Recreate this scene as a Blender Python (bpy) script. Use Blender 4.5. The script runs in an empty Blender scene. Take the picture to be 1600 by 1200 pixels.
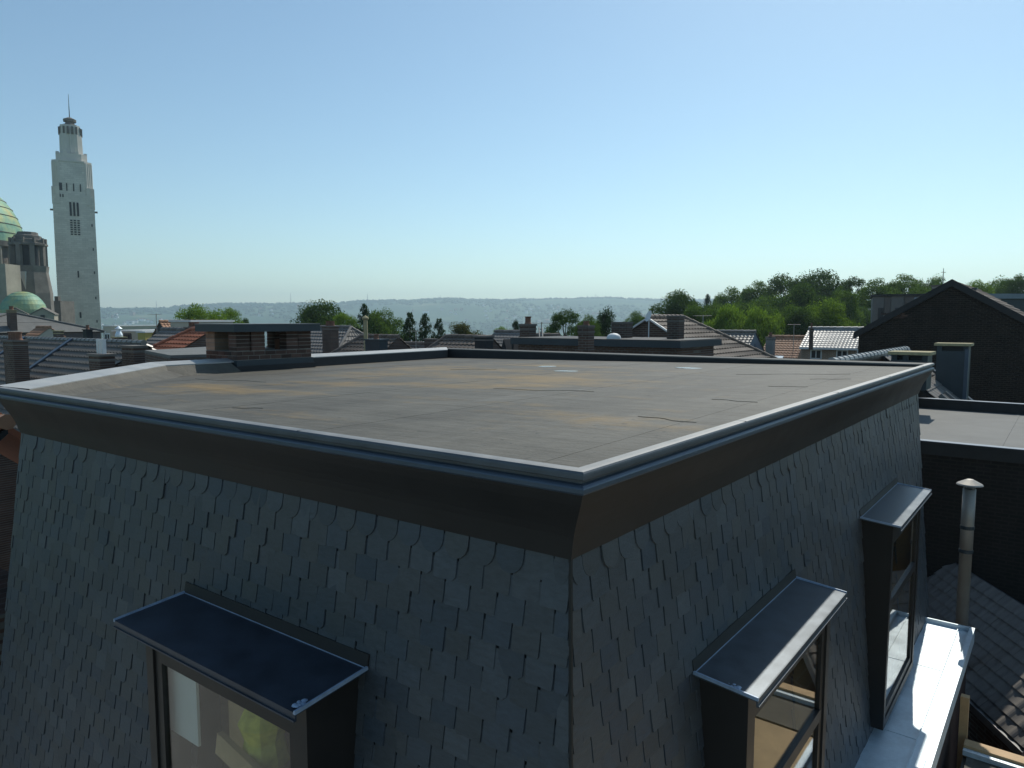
import bpy, math, random
import numpy as np
from mathutils import Vector, Matrix

random.seed(7); np.random.seed(7)
R = math.radians
sc = bpy.context.scene
col = sc.collection

# ------------------------------------------------------------------ camera
ZC = 12.7
F_PX, PITCH = 1109.0, R(5.15)
cam_d = bpy.data.cameras.new('camera'); cam = bpy.data.objects.new('camera', cam_d); col.objects.link(cam)
cam.location = (0, 0, ZC); cam.rotation_euler = (R(90) - PITCH, 0, 0)
cam_d.sensor_width = 36; cam_d.lens = F_PX / 1600 * 36
cam_d.clip_start = 0.05; cam_d.clip_end = 30000
sc.camera = cam

# ------------------------------------------------------------------ sky, sun, exposure
SUN_EL, SUN_AZ = R(46), R(29)
world = bpy.data.worlds.new('World'); sc.world = world; world.use_nodes = True
wn = world.node_tree; wn.nodes.clear()
sky = wn.nodes.new('ShaderNodeTexSky'); sky.sky_type = 'NISHITA'; sky.sun_disc = False
sky.sun_elevation = SUN_EL; sky.sun_rotation = SUN_AZ
sky.altitude = 100; sky.air_density = 1.0; sky.dust_density = 0.35; sky.ozone_density = 1.6
bg = wn.nodes.new('ShaderNodeBackground'); bg.inputs['Strength'].default_value = 0.12
wo = wn.nodes.new('ShaderNodeOutputWorld')
tint = wn.nodes.new('ShaderNodeMix'); tint.data_type = 'RGBA'; tint.blend_type = 'MULTIPLY'
tint.inputs[0].default_value = 1; tint.inputs[7].default_value = (.97, 1.085, 1.02, 1)      # white balance of the summer sky
wn.links.new(sky.outputs[0], tint.inputs[6]); wn.links.new(tint.outputs[2], bg.inputs[0]); wn.links.new(bg.outputs[0], wo.inputs[0])
S = Vector((math.sin(SUN_AZ) * math.cos(SUN_EL), math.cos(SUN_AZ) * math.cos(SUN_EL), math.sin(SUN_EL)))
sd = bpy.data.lights.new('sun', 'SUN'); sd.energy = 3.6; sd.angle = R(0.53); sd.color = (1, .96, .86)
sun = bpy.data.objects.new('sun', sd); col.objects.link(sun)
sun.rotation_euler = (-S).to_track_quat('-Z', 'Y').to_euler(); sun.location = (40, 60, 90)
vs = sc.view_settings; vs.view_transform = 'Standard'; vs.look = 'None'; vs.exposure = 0.0; vs.gamma = 1
vs.use_curve_mapping = False
sc.cycles.use_denoising = True
sc.cycles.max_bounces = 8; sc.cycles.diffuse_bounces = 3; sc.cycles.glossy_bounces = 3
sc.cycles.transparent_max_bounces = 8; sc.cycles.volume_bounces = 0
sc.cycles.caustics_reflective = False; sc.cycles.caustics_refractive = False

# ------------------------------------------------------------------ helpers
cp, sp = math.cos(PITCH), math.sin(PITCH)
def at(px, py, Y):
    """World point that lies Y metres ahead of the viewpoint in that direction."""
    r = (px - 800) / F_PX; d = (py - 600) / F_PX
    Fw = cp - d * sp; D = sp + d * cp
    return Vector((Y * r / Fw, Y, ZC - Y * D / Fw))
def V(*a): return Vector(a)
def v2(p, z): return Vector((p[0], p[1], z))

ORIG = {}
def origin_of(o):
    while o is not None:
        if o.name in ORIG: return ORIG[o.name]
        o = o.parent
    return Vector((0, 0, 0))
def tag(o, label=None, cat=None, group=None, kind=None):
    if label: o['label'] = label
    if cat: o['category'] = cat
    if group: o['group'] = group
    if kind: o['kind'] = kind
    return o
def thing(name, label, cat, loc, group=None):
    o = bpy.data.objects.new(name, None); col.objects.link(o)
    o.location = loc; o.empty_display_size = .3
    ORIG[o.name] = Vector(loc)
    return tag(o, label, cat, group)
def inst(name, me, parent, mat4):
    o = bpy.data.objects.new(name, me); col.objects.link(o)
    if parent is not None:
        o.parent = parent
        mat4 = Matrix.Translation(-origin_of(parent)) @ mat4
    o.matrix_basis = mat4
    return o

class MB:
    """Collects faces; build() links them as one mesh object."""
    def __init__(s): s.v = []; s.f = []; s.M = None; s.mi = []; s.cur = 0
    def pts(s, ps):
        i = len(s.v)
        for p in ps:
            p = Vector(p)
            s.v.append(tuple(s.M @ p) if s.M is not None else tuple(p))
        return i
    def face(s, ps):
        i = s.pts(ps); s.f.append(tuple(range(i, i + len(ps)))); s.mi.append(s.cur)
    def idx(s, i, fs):
        for f in fs: s.f.append(tuple(i + k for k in f)); s.mi.append(s.cur)
    def hexa(s, p):      # 4 bottom ccw, 4 top ccw
        i = s.pts(p)
        s.idx(i, [(3, 2, 1, 0), (4, 5, 6, 7), (0, 1, 5, 4), (1, 2, 6, 5), (2, 3, 7, 6), (3, 0, 4, 7)])
    def box(s, c, size, ax=None):
        c = Vector(c); x, y, z = [q / 2 for q in size]
        X, Y, Z = ax if ax else (V(1, 0, 0), V(0, 1, 0), V(0, 0, 1))
        s.hexa([c + X * a * x + Y * b * y + Z * e * z for e in (-1, 1) for a, b in ((-1, -1), (1, -1), (1, 1), (-1, 1))])
    def prism(s, poly, z0, z1, top=None):
        top = top or poly; n = len(poly)
        i = s.pts([(p[0], p[1], z0) for p in poly] + [(p[0], p[1], z1) for p in top])
        s.idx(i, [tuple(range(n - 1, -1, -1)), tuple(range(n, 2 * n))] + [(k, (k + 1) % n, n + (k + 1) % n, n + k) for k in range(n)])
    def tube(s, p0, p1, r0, r1=None, n=10, caps=True):
        p0, p1 = Vector(p0), Vector(p1); r1 = r0 if r1 is None else r1
        d = (p1 - p0).normalized(); a = d.orthogonal().normalized(); b = d.cross(a)
        cs = [(math.cos(2 * math.pi * k / n), math.sin(2 * math.pi * k / n)) for k in range(n)]
        i = s.pts([p0 + (a * c + b * q) * r0 for c, q in cs] + [p1 + (a * c + b * q) * r1 for c, q in cs])
        s.idx(i, [(k, (k + 1) % n, n + (k + 1) % n, n + k) for k in range(n)])
        if caps: s.idx(i, [tuple(range(n - 1, -1, -1)), tuple(range(n, 2 * n))])
    def lathe(s, c, prof, n=24, a0=0, a1=2 * math.pi):
        c = Vector(c); full = abs(a1 - a0 - 2 * math.pi) < 1e-6; m = n if full else n + 1
        i = s.pts([c + V(r * math.cos(a0 + (a1 - a0) * k / n), r * math.sin(a0 + (a1 - a0) * k / n), z) for r, z in prof for k in range(m)])
        for j in range(len(prof) - 1):
            s.idx(i, [(j * m + k, j * m + (k + 1) % m, (j + 1) * m + (k + 1) % m, (j + 1) * m + k) for k in range(n)])
    def build(s, name, mat, parent=None, smooth=False, loc=None, **tg):
        o0 = origin_of(parent) if parent is not None else (Vector(loc) if loc is not None else V(0, 0, 0))
        me = bpy.data.meshes.new(name)
        me.from_pydata([(a[0] - o0[0], a[1] - o0[1], a[2] - o0[2]) for a in s.v], [], s.f)
        for m in (mat if isinstance(mat, (list, tuple)) else [mat]): me.materials.append(m)
        if isinstance(mat, (list, tuple)): me.polygons.foreach_set('material_index', s.mi)
        if smooth: me.polygons.foreach_set('use_smooth', [True] * len(me.polygons))
        me.update()
        o = bpy.data.objects.new(name, me); col.objects.link(o)
        if parent is not None: o.parent = parent
        elif loc is not None: o.location = loc; ORIG[o.name] = Vector(loc)
        return tag(o, **tg)
def one(name, label, cat, mb, mat, loc, group=None, smooth=False):
    return mb.build(name, mat, None, smooth, loc, label=label, cat=cat, group=group)

# ------------------------------------------------------------------ materials
def nt(name):
    m = bpy.data.materials.new(name); m.use_nodes = True
    return m, m.node_tree, m.node_tree.nodes['Principled BSDF']
def node(t, typ, **kw):
    n = t.nodes.new(typ)
    for k, v in kw.items(): setattr(n, k, v)
    return n
def noise(t, vec, scale, detail=4, rough=.55):
    n = node(t, 'ShaderNodeTexNoise'); n.inputs['Scale'].default_value = scale
    n.inputs['Detail'].default_value = detail; n.inputs['Roughness'].default_value = rough
    t.links.new(vec, n.inputs['Vector']); return n.outputs['Fac']
def ramp(t, fac, stops):
    n = node(t, 'ShaderNodeValToRGB'); cr = n.color_ramp
    while len(cr.elements) < len(stops): cr.elements.new(.5)
    for e, (p, c) in zip(cr.elements, stops): e.position = p; e.color = tuple(c) + (1,) if len(c) == 3 else c
    t.links.new(fac, n.inputs[0]); return n.outputs[0]
def mixc(t, fac, a, b, mode='MIX'):
    n = node(t, 'ShaderNodeMix', data_type='RGBA', blend_type=mode)
    for sock, v in ((n.inputs[0], fac), (n.inputs[6], a), (n.inputs[7], b)):
        if isinstance(v, (int, float)): sock.default_value = v
        elif isinstance(v, (tuple, list)): sock.default_value = tuple(v) + (1,)
        else: t.links.new(v, sock)
    return n.outputs[2]
def math_(t, op, a, b=0.0):
    n = node(t, 'ShaderNodeMath', operation=op)
    for sock, v in ((n.inputs[0], a), (n.inputs[1], b)):
        if isinstance(v, (int, float)): sock.default_value = v
        else: t.links.new(v, sock)
    return n.outputs[0]
def bump(t, b, h, strength, dist):
    n = node(t, 'ShaderNodeBump'); n.inputs['Strength'].default_value = strength; n.inputs['Distance'].default_value = dist
    t.links.new(h, n.inputs['Height']); t.links.new(n.outputs[0], b.inputs['Normal'])
def setp(b, rough=None, metal=None, spec=None):
    if rough is not None: b.inputs['Roughness'].default_value = rough
    if metal is not None: b.inputs['Metallic'].default_value = metal
    if spec is not None: b.inputs['Specular IOR Level'].default_value = spec
def pos(t): return node(t, 'ShaderNodeNewGeometry').outputs['Position']
def sc_(c, k): return tuple(min(1, x * k) for x in c)

def M(name, c, rough=.7, metal=0., var=.25, scale=3., fine=40., bmp=0.0, bd=.01, spec=.5, per=0.0, c2=None):
    """Weathered surface: two scales of tonal variation, optional per-piece tint, bump."""
    m, t, b = nt(name); p = pos(t); setp(b, rough, metal, spec)
    a = noise(t, p, scale, 5); f = noise(t, p, fine, 3)
    x = ramp(t, a, [(.3, sc_(c, 1 - var)), (.7, c2 or sc_(c, 1 + var))])
    x = mixc(t, .35, x, mixc(t, f, sc_(c, 1 - var * 1.3), sc_(c, 1 + var * 1.3)))
    if per:
        g = node(t, 'ShaderNodeNewGeometry').outputs['Random Per Island']; o = node(t, 'ShaderNodeObjectInfo').outputs['Random']
        r = math_(t, 'FRACT', math_(t, 'ADD', g, o))
        x = mixc(t, 1.0, x, ramp(t, r, [(0, (1 - per,) * 3), (1, (1 + per,) * 3)]), 'MULTIPLY')
    t.links.new(x, b.inputs['Base Color'])
    if rough < .6:
        rr = node(t, 'ShaderNodeMapRange'); rr.inputs['To Min'].default_value = rough * .75; rr.inputs['To Max'].default_value = min(1, rough * 1.3)
        t.links.new(a, rr.inputs['Value']); t.links.new(rr.outputs[0], b.inputs['Roughness'])
    if bmp: bump(t, b, f, bmp, bd)
    return m

def brick_mat(name, d, c1, c2, mortar, bw=.22, bh=.075, ms=.012, ns=2.2, lo=.35, hi=1.7):
    """Brickwork seen from too far to build brick by brick; d is the wall's direction."""
    m, t, b = nt(name); p = pos(t); setp(b, .9, 0, .25)
    dp = node(t, 'ShaderNodeVectorMath', operation='DOT_PRODUCT'); t.links.new(p, dp.inputs[0]); dp.inputs[1].default_value = (d[0], d[1], 0)
    sx = node(t, 'ShaderNodeSeparateXYZ'); t.links.new(p, sx.inputs[0])
    cx = node(t, 'ShaderNodeCombineXYZ'); t.links.new(dp.outputs['Value'], cx.inputs[0]); t.links.new(sx.outputs[2], cx.inputs[1])
    bt = node(t, 'ShaderNodeTexBrick'); t.links.new(cx.outputs[0], bt.inputs['Vector'])
    bt.inputs['Color1'].default_value = c1 + (1,); bt.inputs['Color2'].default_value = c2 + (1,); bt.inputs['Mortar'].default_value = mortar + (1,)
    bt.inputs['Scale'].default_value = 1; bt.inputs['Brick Width'].default_value = bw; bt.inputs['Row Height'].default_value = bh
    bt.inputs['Mortar Size'].default_value = ms; bt.inputs['Bias'].default_value = -.1
    x = mixc(t, .7, bt.outputs['Color'], mixc(t, noise(t, p, ns, 5), (lo,) * 3, (hi,) * 3), 'MULTIPLY')
    t.links.new(x, b.inputs['Base Color'])
    iv = math_(t, 'SUBTRACT', 1.0, bt.outputs['Fac']); bump(t, b, iv, .6, .01)
    return m

UD = Vector((.618, .786, 0)); WD = Vector((-.809, .587, 0)); ND = Vector((.786, -.618, 0)); UP = V(0, 0, 1)

MAT = {}
MAT['fascia'] = M('fascia_metal', (.022, .0195, .018), .55, .0, .35, 2, 60, spec=.4)
MAT['trim'] = M('aluminium_trim', (.22, .22, .215), .55, .25, .3, 5, 60)
MAT['trim_low'] = M('blue_grey_trim', (.085, .11, .145), .45, .5, .12, 4, 50)
MAT['trim_face_shade'] = M('trim_face_shade', (.095, .105, .118), .5, .3, .25, 5, 60)  # darker copy of the trim metal; shade of the front put into its colour
MAT['canopy_sky'] = M('anthracite_sky_sheet', (.095, .112, .13), .38, .5, .35, 5, 90, bmp=.12, bd=.003)  # anthracite sheet lightened; brighter sky reflection put into the colour
MAT['coping'] = M('pale_coping', (.38, .38, .365), .5, .3, .15, 3, 40)
MAT['canopy'] = M('anthracite_sheet', (.055, .068, .092), .38, .5, .4, 5, 90, bmp=.12, bd=.003)
MAT['frame'] = M('brown_black_frame', (.02, .017, .016), .45, .0, .15, 5, 60)
MAT['seal'] = M('pale_sealant', (.32, .40, .52), .45, .1, .3, 9, 60)
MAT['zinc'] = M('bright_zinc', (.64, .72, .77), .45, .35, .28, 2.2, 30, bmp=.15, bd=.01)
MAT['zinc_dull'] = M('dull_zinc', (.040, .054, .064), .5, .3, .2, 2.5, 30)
MAT['steel'] = M('stainless', (.34, .32, .29), .55, .45, .15, 3, 40)
MAT['white'] = M('white_paint', (.72, .72, .70), .6, 0, .08, 4, 40)
MAT['plaster'] = M('grey_plaster', (.32, .31, .29), .9, 0, .12, 2, 40)
MAT['wood'] = M('planed_timber', (.52, .34, .17), .65, 0, .2, 5, 50)
MAT['osb'] = M('board_deck', (.42, .29, .15), .75, 0, .2, 6, 30)
MAT['brick'] = M('red_brown_brick', (.085, .048, .036), .9, 0, .3, 6, 60, bmp=.3, bd=.004, per=.45)
MAT['brick_pale'] = M('buff_brick', (.30, .21, .15), .9, 0, .25, 6, 60, bmp=.3, bd=.004, per=.3)
MAT['mortar'] = M('mortar', (.26, .24, .21), .95, 0, .25, 6, 50)
MAT['black'] = M('black_bitumen', (.018, .018, .019), .7, 0, .3, 4, 40)
MAT['stone'] = M('tower_stone', (.60, .56, .50), .9, 0, .16, .12, 1.2)
MAT['stone_warm'] = M('church_stone', (.36, .315, .25), .9, 0, .3, .25, 1.5)
MAT['stone_dark'] = M('dark_stone', (.165, .145, .125), .9, 0, .4, .4, 2)  # darker brown-grey stone
MAT['void'] = M('dark_opening', (.02, .022, .025), .6, 0, .2, 2, 10)
MAT['concrete'] = M('lichen_concrete', (.40, .345, .20), .95, 0, .25, 6, 50, bmp=.3)
MAT['grey_roof'] = M('grey_felt', (.145, .145, .135), .8, 0, .18, 1.5, 40)
MAT['pot'] = M('clay_pot', (.20, .10, .065), .85, 0, .3, 5, 40)
MAT['cream'] = M('cream_render', (.52, .47, .38), .9, 0, .1, 1, 20)
MAT['yellow'] = M('ochre_render', (.50, .40, .12), .85, 0, .15, 1, 20)
MAT['cladding'] = M('grey_cladding', (.20, .235, .27), .75, 0, .15, 1.5, 20)
MAT['panel'] = M('brown_panels', (.115, .095, .085), .7, 0, .18, .6, 10)
MAT['panel2'] = M('grey_brown_panels', (.15, .14, .13), .7, 0, .18, .6, 10)
MAT['cloth'] = M('yellow_green_cloth', (.62, .55, .07), .9, 0, .4, 9, 30)
MAT['bark'] = M('bark', (.085, .065, .045), .95, 0, .35, 4, 30)

def slate_mat():
    m, t, b = nt('natural_slate'); p = pos(t); setp(b, .5, 0, .5)
    g = node(t, 'ShaderNodeNewGeometry').outputs['Random Per Island']; o = node(t, 'ShaderNodeObjectInfo').outputs['Random']
    r = math_(t, 'FRACT', math_(t, 'ADD', g, o)); r2 = math_(t, 'FRACT', math_(t, 'MULTIPLY', r, 17.3))
    c = ramp(t, r, [(0, (.036, .049, .066)), (.35, (.050, .063, .081)), (.7, (.058, .069, .084)), (1, (.076, .086, .098))])
    c = mixc(t, math_(t, 'MULTIPLY', r2, .62), c, (.062, .061, .058))
    st = node(t, 'ShaderNodeMapping'); st.inputs['Scale'].default_value = (9, 9, 26); t.links.new(p, st.inputs[0])
    n1 = noise(t, st.outputs[0], 1.6, 6, .65); n2 = noise(t, p, 90, 3)
    c = mixc(t, .85, c, mixc(t, n1, (.40,) * 3, (1.65,) * 3), 'MULTIPLY')
    spk = ramp(t, noise(t, p, 23, 5, .75), [(.66, (0, 0, 0)), (.78, (1, 1, 1))])
    c = mixc(t, math_(t, 'MULTIPLY', spk, .5), c, (.16, .17, .17))
    t.links.new(c, b.inputs['Base Color'])
    rr = node(t, 'ShaderNodeMapRange'); rr.inputs['To Min'].default_value = .30; rr.inputs['To Max'].default_value = .66
    t.links.new(n1, rr.inputs['Value']); t.links.new(rr.outputs[0], b.inputs['Roughness'])
    h = math_(t, 'ADD', n1, math_(t, 'MULTIPLY', n2, .35)); bump(t, b, h, .55, .006)
    return m
MAT['slate'] = slate_mat()

def membrane_mat():
    m, t, b = nt('roof_membrane'); p = pos(t); setp(b, .72, 0, .35)
    def streak(rot, sx, sy):
        st = node(t, 'ShaderNodeMapping', vector_type='TEXTURE'); st.inputs['Rotation'].default_value = (0, 0, rot); st.inputs['Scale'].default_value = (sx, sy, 1)
        t.links.new(p, st.inputs[0]); return st.outputs[0]
    q = streak(math.atan2(.786, .618), 3.2, .8); q2 = streak(math.atan2(.587, -.809), 2.6, .7)
    base = ramp(t, noise(t, q, .9, 7, .68), [(.28, (.064, .058, .046)), (.5, (.088, .081, .064)), (.75, (.120, .110, .087))])
    base = mixc(t, .75, base, mixc(t, noise(t, q2, 2.1, 7, .72), (.55,) * 3, (1.45,) * 3), 'MULTIPLY')
    base = mixc(t, .7, base, mixc(t, noise(t, p, 6, 6, .75), (.55,) * 3, (1.45,) * 3), 'MULTIPLY')
    base = mixc(t, .5, base, mixc(t, noise(t, p, 60, 3, .7), (.45,) * 3, (1.55,) * 3), 'MULTIPLY')
    s1 = noise(t, q2, .8, 6, .66); s2 = noise(t, p, 2.1, 7, .72); s3 = noise(t, p, .33, 2, .5)
    f = math_(t, 'ADD', math_(t, 'MULTIPLY', s1, .45), math_(t, 'ADD', math_(t, 'MULTIPLY', s2, .30), math_(t, 'MULTIPLY', s3, .30)))
    sep = node(t, 'ShaderNodeVectorMath', operation='DISTANCE'); t.links.new(p, sep.inputs[0]); sep.inputs[1].default_value = (-.9, 10.4, 11.9)
    near = node(t, 'ShaderNodeMapRange', clamp=True); t.links.new(sep.outputs['Value'], near.inputs['Value'])
    near.inputs['From Min'].default_value = 1.5; near.inputs['From Max'].default_value = 6.5; near.inputs['To Min'].default_value = .075; near.inputs['To Max'].default_value = -.05
    f = math_(t, 'ADD', f, near.outputs[0])
    och = ramp(t, f, [(.555, (0, 0, 0)), (.665, (1, 1, 1))])
    c = mixc(t, math_(t, 'MULTIPLY', och, .85), base, (.22, .145, .055))
    drt = ramp(t, noise(t, q, 1.9, 7, .72), [(.56, (0, 0, 0)), (.70, (1, 1, 1))])
    c = mixc(t, math_(t, 'MULTIPLY', drt, .42), c, (.16, .155, .14))
    spk = ramp(t, noise(t, p, 11, 2, .5), [(.70, (0, 0, 0)), (.74, (1, 1, 1))])
    c = mixc(t, math_(t, 'MULTIPLY', spk, .7), c, (.028, .026, .024))
    t.links.new(c, b.inputs['Base Color'])
    h = math_(t, 'ADD', math_(t, 'MULTIPLY', noise(t, q2, 1.6, 6, .6), 1.0), math_(t, 'MULTIPLY', noise(t, p, 45, 3), .06))
    bump(t, b, h, .7, .06)
    return m
MAT['membrane'] = membrane_mat()

def glass_mat(name, tint=(.9, .92, .9)):
    m = bpy.data.materials.new(name); m.use_nodes = True; t = m.node_tree; t.nodes.clear()
    tr = node(t, 'ShaderNodeBsdfTransparent'); tr.inputs[0].default_value = tint + (1,)
    gl = node(t, 'ShaderNodeBsdfGlossy'); gl.inputs['Roughness'].default_value = .015; gl.inputs[0].default_value = (.95, .95, .95, 1)
    gm = node(t, 'ShaderNodeNewGeometry'); dt = node(t, 'ShaderNodeVectorMath', operation='DOT_PRODUCT'); t.links.new(gm.outputs['Incoming'], dt.inputs[0]); t.links.new(gm.outputs['Normal'], dt.inputs[1])
    cs = math_(t, 'SUBTRACT', 1.0, math_(t, 'ABSOLUTE', dt.outputs['Value'])); fr = math_(t, 'ADD', .025, math_(t, 'MULTIPLY', math_(t, 'POWER', cs, 4.0), .9))     # pane reflectance by angle (Schlick)
    mx = node(t, 'ShaderNodeMixShader'); out = node(t, 'ShaderNodeOutputMaterial')
    t.links.new(fr, mx.inputs[0]); t.links.new(tr.outputs[0], mx.inputs[1]); t.links.new(gl.outputs[0], mx.inputs[2]); t.links.new(mx.outputs[0], out.inputs[0])
    return m
MAT['glass'] = glass_mat('window_glass')

def tile_mat(name, c, rough=.7, var=.3, spec=.4):
    m, t, b = nt(name); p = pos(t); setp(b, rough, 0, spec)
    x = mixc(t, noise(t, p, .9, 5), sc_(c, 1 - var), sc_(c, 1 + var))
    x = mixc(t, .5, x, mixc(t, noise(t, p, 7, 4, .7), (.5,) * 3, (1.5,) * 3), 'MULTIPLY')
    g = node(t, 'ShaderNodeNewGeometry').outputs['Random Per Island']
    x = mixc(t, 1, x, ramp(t, g, [(0, (.82,) * 3), (1, (1.18,) * 3)]), 'MULTIPLY')
    t.links.new(x, b.inputs['Base Color']); return m
MAT['t_dark'] = tile_mat('dark_tile', (.17, .15, .125), .42, .3, .7)
MAT['t_grey'] = tile_mat('grey_tile', (.17, .155, .14))
MAT['t_brown'] = tile_mat('brown_tile', (.15, .115, .09))
MAT['t_red'] = tile_mat('red_tile', (.30, .105, .055))
MAT['t_orange'] = tile_mat('orange_tile', (.36, .19, .11))
MAT['t_pale'] = tile_mat('pale_glazed_tile', (.30, .295, .28), .5, .2, .5)

def ashlar(name, base, a):
    m = brick_mat(name, V(math.cos(a), math.sin(a), 0), sc_(base, .92), sc_(base, 1.08), sc_(base, .82), 1.5, .62, .04, .25, .72, 1.28)
    return m
MAT['ashlar'] = ashlar('tower_ashlar', (.64, .60, .54), R(30))
def copper_mat():
    m, t, b = nt('patina_sun_yellow'); p = pos(t); setp(b, .6, .1, .4)
    a = noise(t, p, .22, 5, .6)
    x = ramp(t, a, [(.3, (.10, .24, .19)), (.46, (.20, .36, .24)), (.60, (.36, .42, .20)), (.75, (.46, .36, .14))])  # green patina; the ochre stops put yellow sunlight into the colour
    x = mixc(t, .5, x, mixc(t, noise(t, p, 1.8, 4), (.6,) * 3, (1.35,) * 3), 'MULTIPLY')
    t.links.new(x, b.inputs['Base Color']); return m
MAT['copper'] = copper_mat()

def leaf_mat(name, c, c2):
    m = bpy.data.materials.new(name); m.use_nodes = True; t = m.node_tree; t.nodes.clear()
    p = pos(t); g = node(t, 'ShaderNodeNewGeometry').outputs['Random Per Island']
    x = mixc(t, g, c, c2); x = mixc(t, .6, x, mixc(t, noise(t, p, .35, 3), (.55,) * 3, (1.45,) * 3), 'MULTIPLY')
    df = node(t, 'ShaderNodeBsdfDiffuse'); tl = node(t, 'ShaderNodeBsdfTranslucent'); mx = node(t, 'ShaderNodeMixShader'); mx.inputs[0].default_value = .42
    out = node(t, 'ShaderNodeOutputMaterial')
    t.links.new(x, df.inputs[0]); t.links.new(mixc(t, 1, x, (1.15, 1.25, .55), 'MULTIPLY'), tl.inputs[0])
    t.links.new(df.outputs[0], mx.inputs[1]); t.links.new(tl.outputs[0], mx.inputs[2]); t.links.new(mx.outputs[0], out.inputs[0])
    return m
LEAF = {'mid': leaf_mat('mid_green_leaf', (.065, .115, .030), (.115, .17, .045)),
        'dark': leaf_mat('dark_green_leaf', (.042, .080, .028), (.078, .122, .040)),
        'bright': leaf_mat('bright_green_leaf', (.11, .18, .030), (.18, .26, .055)),
        'conifer': leaf_mat('conifer_needle', (.020, .042, .022), (.042, .072, .032)),
        'brown': leaf_mat('bronze_green_leaf', (.065, .065, .028), (.095, .095, .04))}

# ------------------------------------------------------------------ terrain
SKY_PX = [(-900, 478), (0, 483), (160, 482), (270, 480), (380, 476), (450, 476), (520, 474), (560, 472), (640, 471), (690, 468), (740, 470), (830, 470), (870, 468), (940, 467), (1030, 470), (1340, 471), (1600, 470), (2500, 474)]
RIDGE_R = 4600.0
def ridge_h(az):
    x = 800 + F_PX * math.tan(max(-1.2, min(1.2, az)))
    for (x0, y0), (x1, y1) in zip(SKY_PX, SKY_PX[1:]):
        if x0 <= x <= x1:
            y = y0 + (y1 - y0) * (x - x0) / (x1 - x0); break
    else: y = SKY_PX[0][1] if x < 0 else SKY_PX[-1][1]
    d = (y - 600) / F_PX
    return ZC - RIDGE_R * math.cos(az) * (sp + d * cp) / (cp - d * sp)
def smooth(a, b, x):
    q = max(0, min(1, (x - a) / (b - a))); return q * q * (3 - 2 * q)
def ground_z(x, y):
    r = math.hypot(x, y); az = math.atan2(x, y)
    if r < 1: return 0.0
    hill = ridge_h(az)
    n = 9 * math.sin(x * .0021 + 1.3) * math.sin(y * .0017) + 5 * math.sin(x * .006 + y * .004)
    z = -78 * smooth(300, 1300, r)
    z += (hill + 78 + 1.5 * math.sin(az * 60) + .8 * math.sin(az * 143)) * (smooth(2300, RIDGE_R, r) ** .9)
    z += n * smooth(500, 2500, r) * (1 - smooth(3600, 4500, r))
    z -= 60 * smooth(RIDGE_R + 150, 5600, r)
    return z
def terrain():
    azs = [R(a) for a in np.arange(-60, 60.01, .75)] + [R(a) for a in np.arange(66, 300, 6)]
    rs = [3] + [3 * 1.16 ** k for k in range(1, 44)]
    rs = [r for r in rs if r < 1500] + list(np.arange(1550, 5200, 85)) + [5300, 5600]
    mb = MB(); n = len(azs)
    mb.v = [(r * math.sin(a), r * math.cos(a), ground_z(r * math.sin(a), r * math.cos(a))) for r in rs for a in azs] + [(0, 0, 0)]
    c = len(mb.v) - 1
    for j in range(len(rs) - 1):
        for k in range(n): mb.f.append((j * n + k, j * n + (k + 1) % n, (j + 1) * n + (k + 1) % n, (j + 1) * n + k))
    for k in range(n): mb.f.append((c, (k + 1) % n, k))
    mb.f = [tuple(reversed(f)) for f in mb.f]; mb.mi = [0] * len(mb.f)
    m, t, b = nt('wooded_ground'); p = pos(t); setp(b, .95, 0, .1)
    a = noise(t, p, .0032, 6, .62); d = noise(t, p, .03, 4, .7)
    x = ramp(t, a, [(.34, (.034, .078, .042)), (.52, (.050, .105, .055)), (.62, (.10, .15, .07)), (.70, (.26, .24, .13)), (.78, (.11, .15, .06))])
    x = mixc(t, .6, x, mixc(t, d, (.5,) * 3, (1.6,) * 3), 'MULTIPLY')
    t.links.new(x, b.inputs['Base Color'])
    return mb.build('terrain', m, smooth=True, kind='structure')
terrain()

mb = MB(); mb.prism([(-40, -26), (40, -26), (40, 30), (-40, 30)], -.2, .006)
mb.build('bounce_paving', M('bounce_paving_grey', (.30, .285, .26), .9, 0, .2, .4, 8), kind='structure')  # unseen paving added to bounce sunlight up onto the cornice
# ------------------------------------------------------------------ the slate house
A = Vector((.331, 3.226)); B = Vector((6.93, 11.62)); C = Vector((-1.67, 18.1)); D = Vector((-5.93, 11.62)); E = Vector((-5.42, 7.405))
PG = [A, B, C, D, E]                    # edges: 0 AB, 1 BC, 2 CD, 3 DE, 4 EA
ZE = 12.0
def ring(off):
    """Corner points of the plan with every edge pushed out by off[edge]."""
    L = []
    for k in range(5):
        p, q = PG[k], PG[(k + 1) % 5]; d = (q - p).normalized(); n = Vector((d.y, -d.x)); L.append((p + n * off[k], d))
    out = []
    for k in range(5):
        (p, d), (q, e) = L[k - 1], L[k]
        det = d.x * (-e.y) + e.x * d.y; r = q - p
        s_ = (r.x * (-e.y) + e.x * r.y) / det; out.append(p + d * s_)
    return out
TB = [math.tan(R(4.5)), math.tan(R(3)), math.tan(R(2)), math.tan(R(7)), math.tan(R(6))]
def wall_off(z, extra=0.0): return [-.20 + extra + TB[k] * (11.5 - z) for k in range(5)]
house = thing('slate_house', 'dark slate hung house with flat felt roof and metal edge in the foreground', 'house', (.3, 10, 0))

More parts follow.
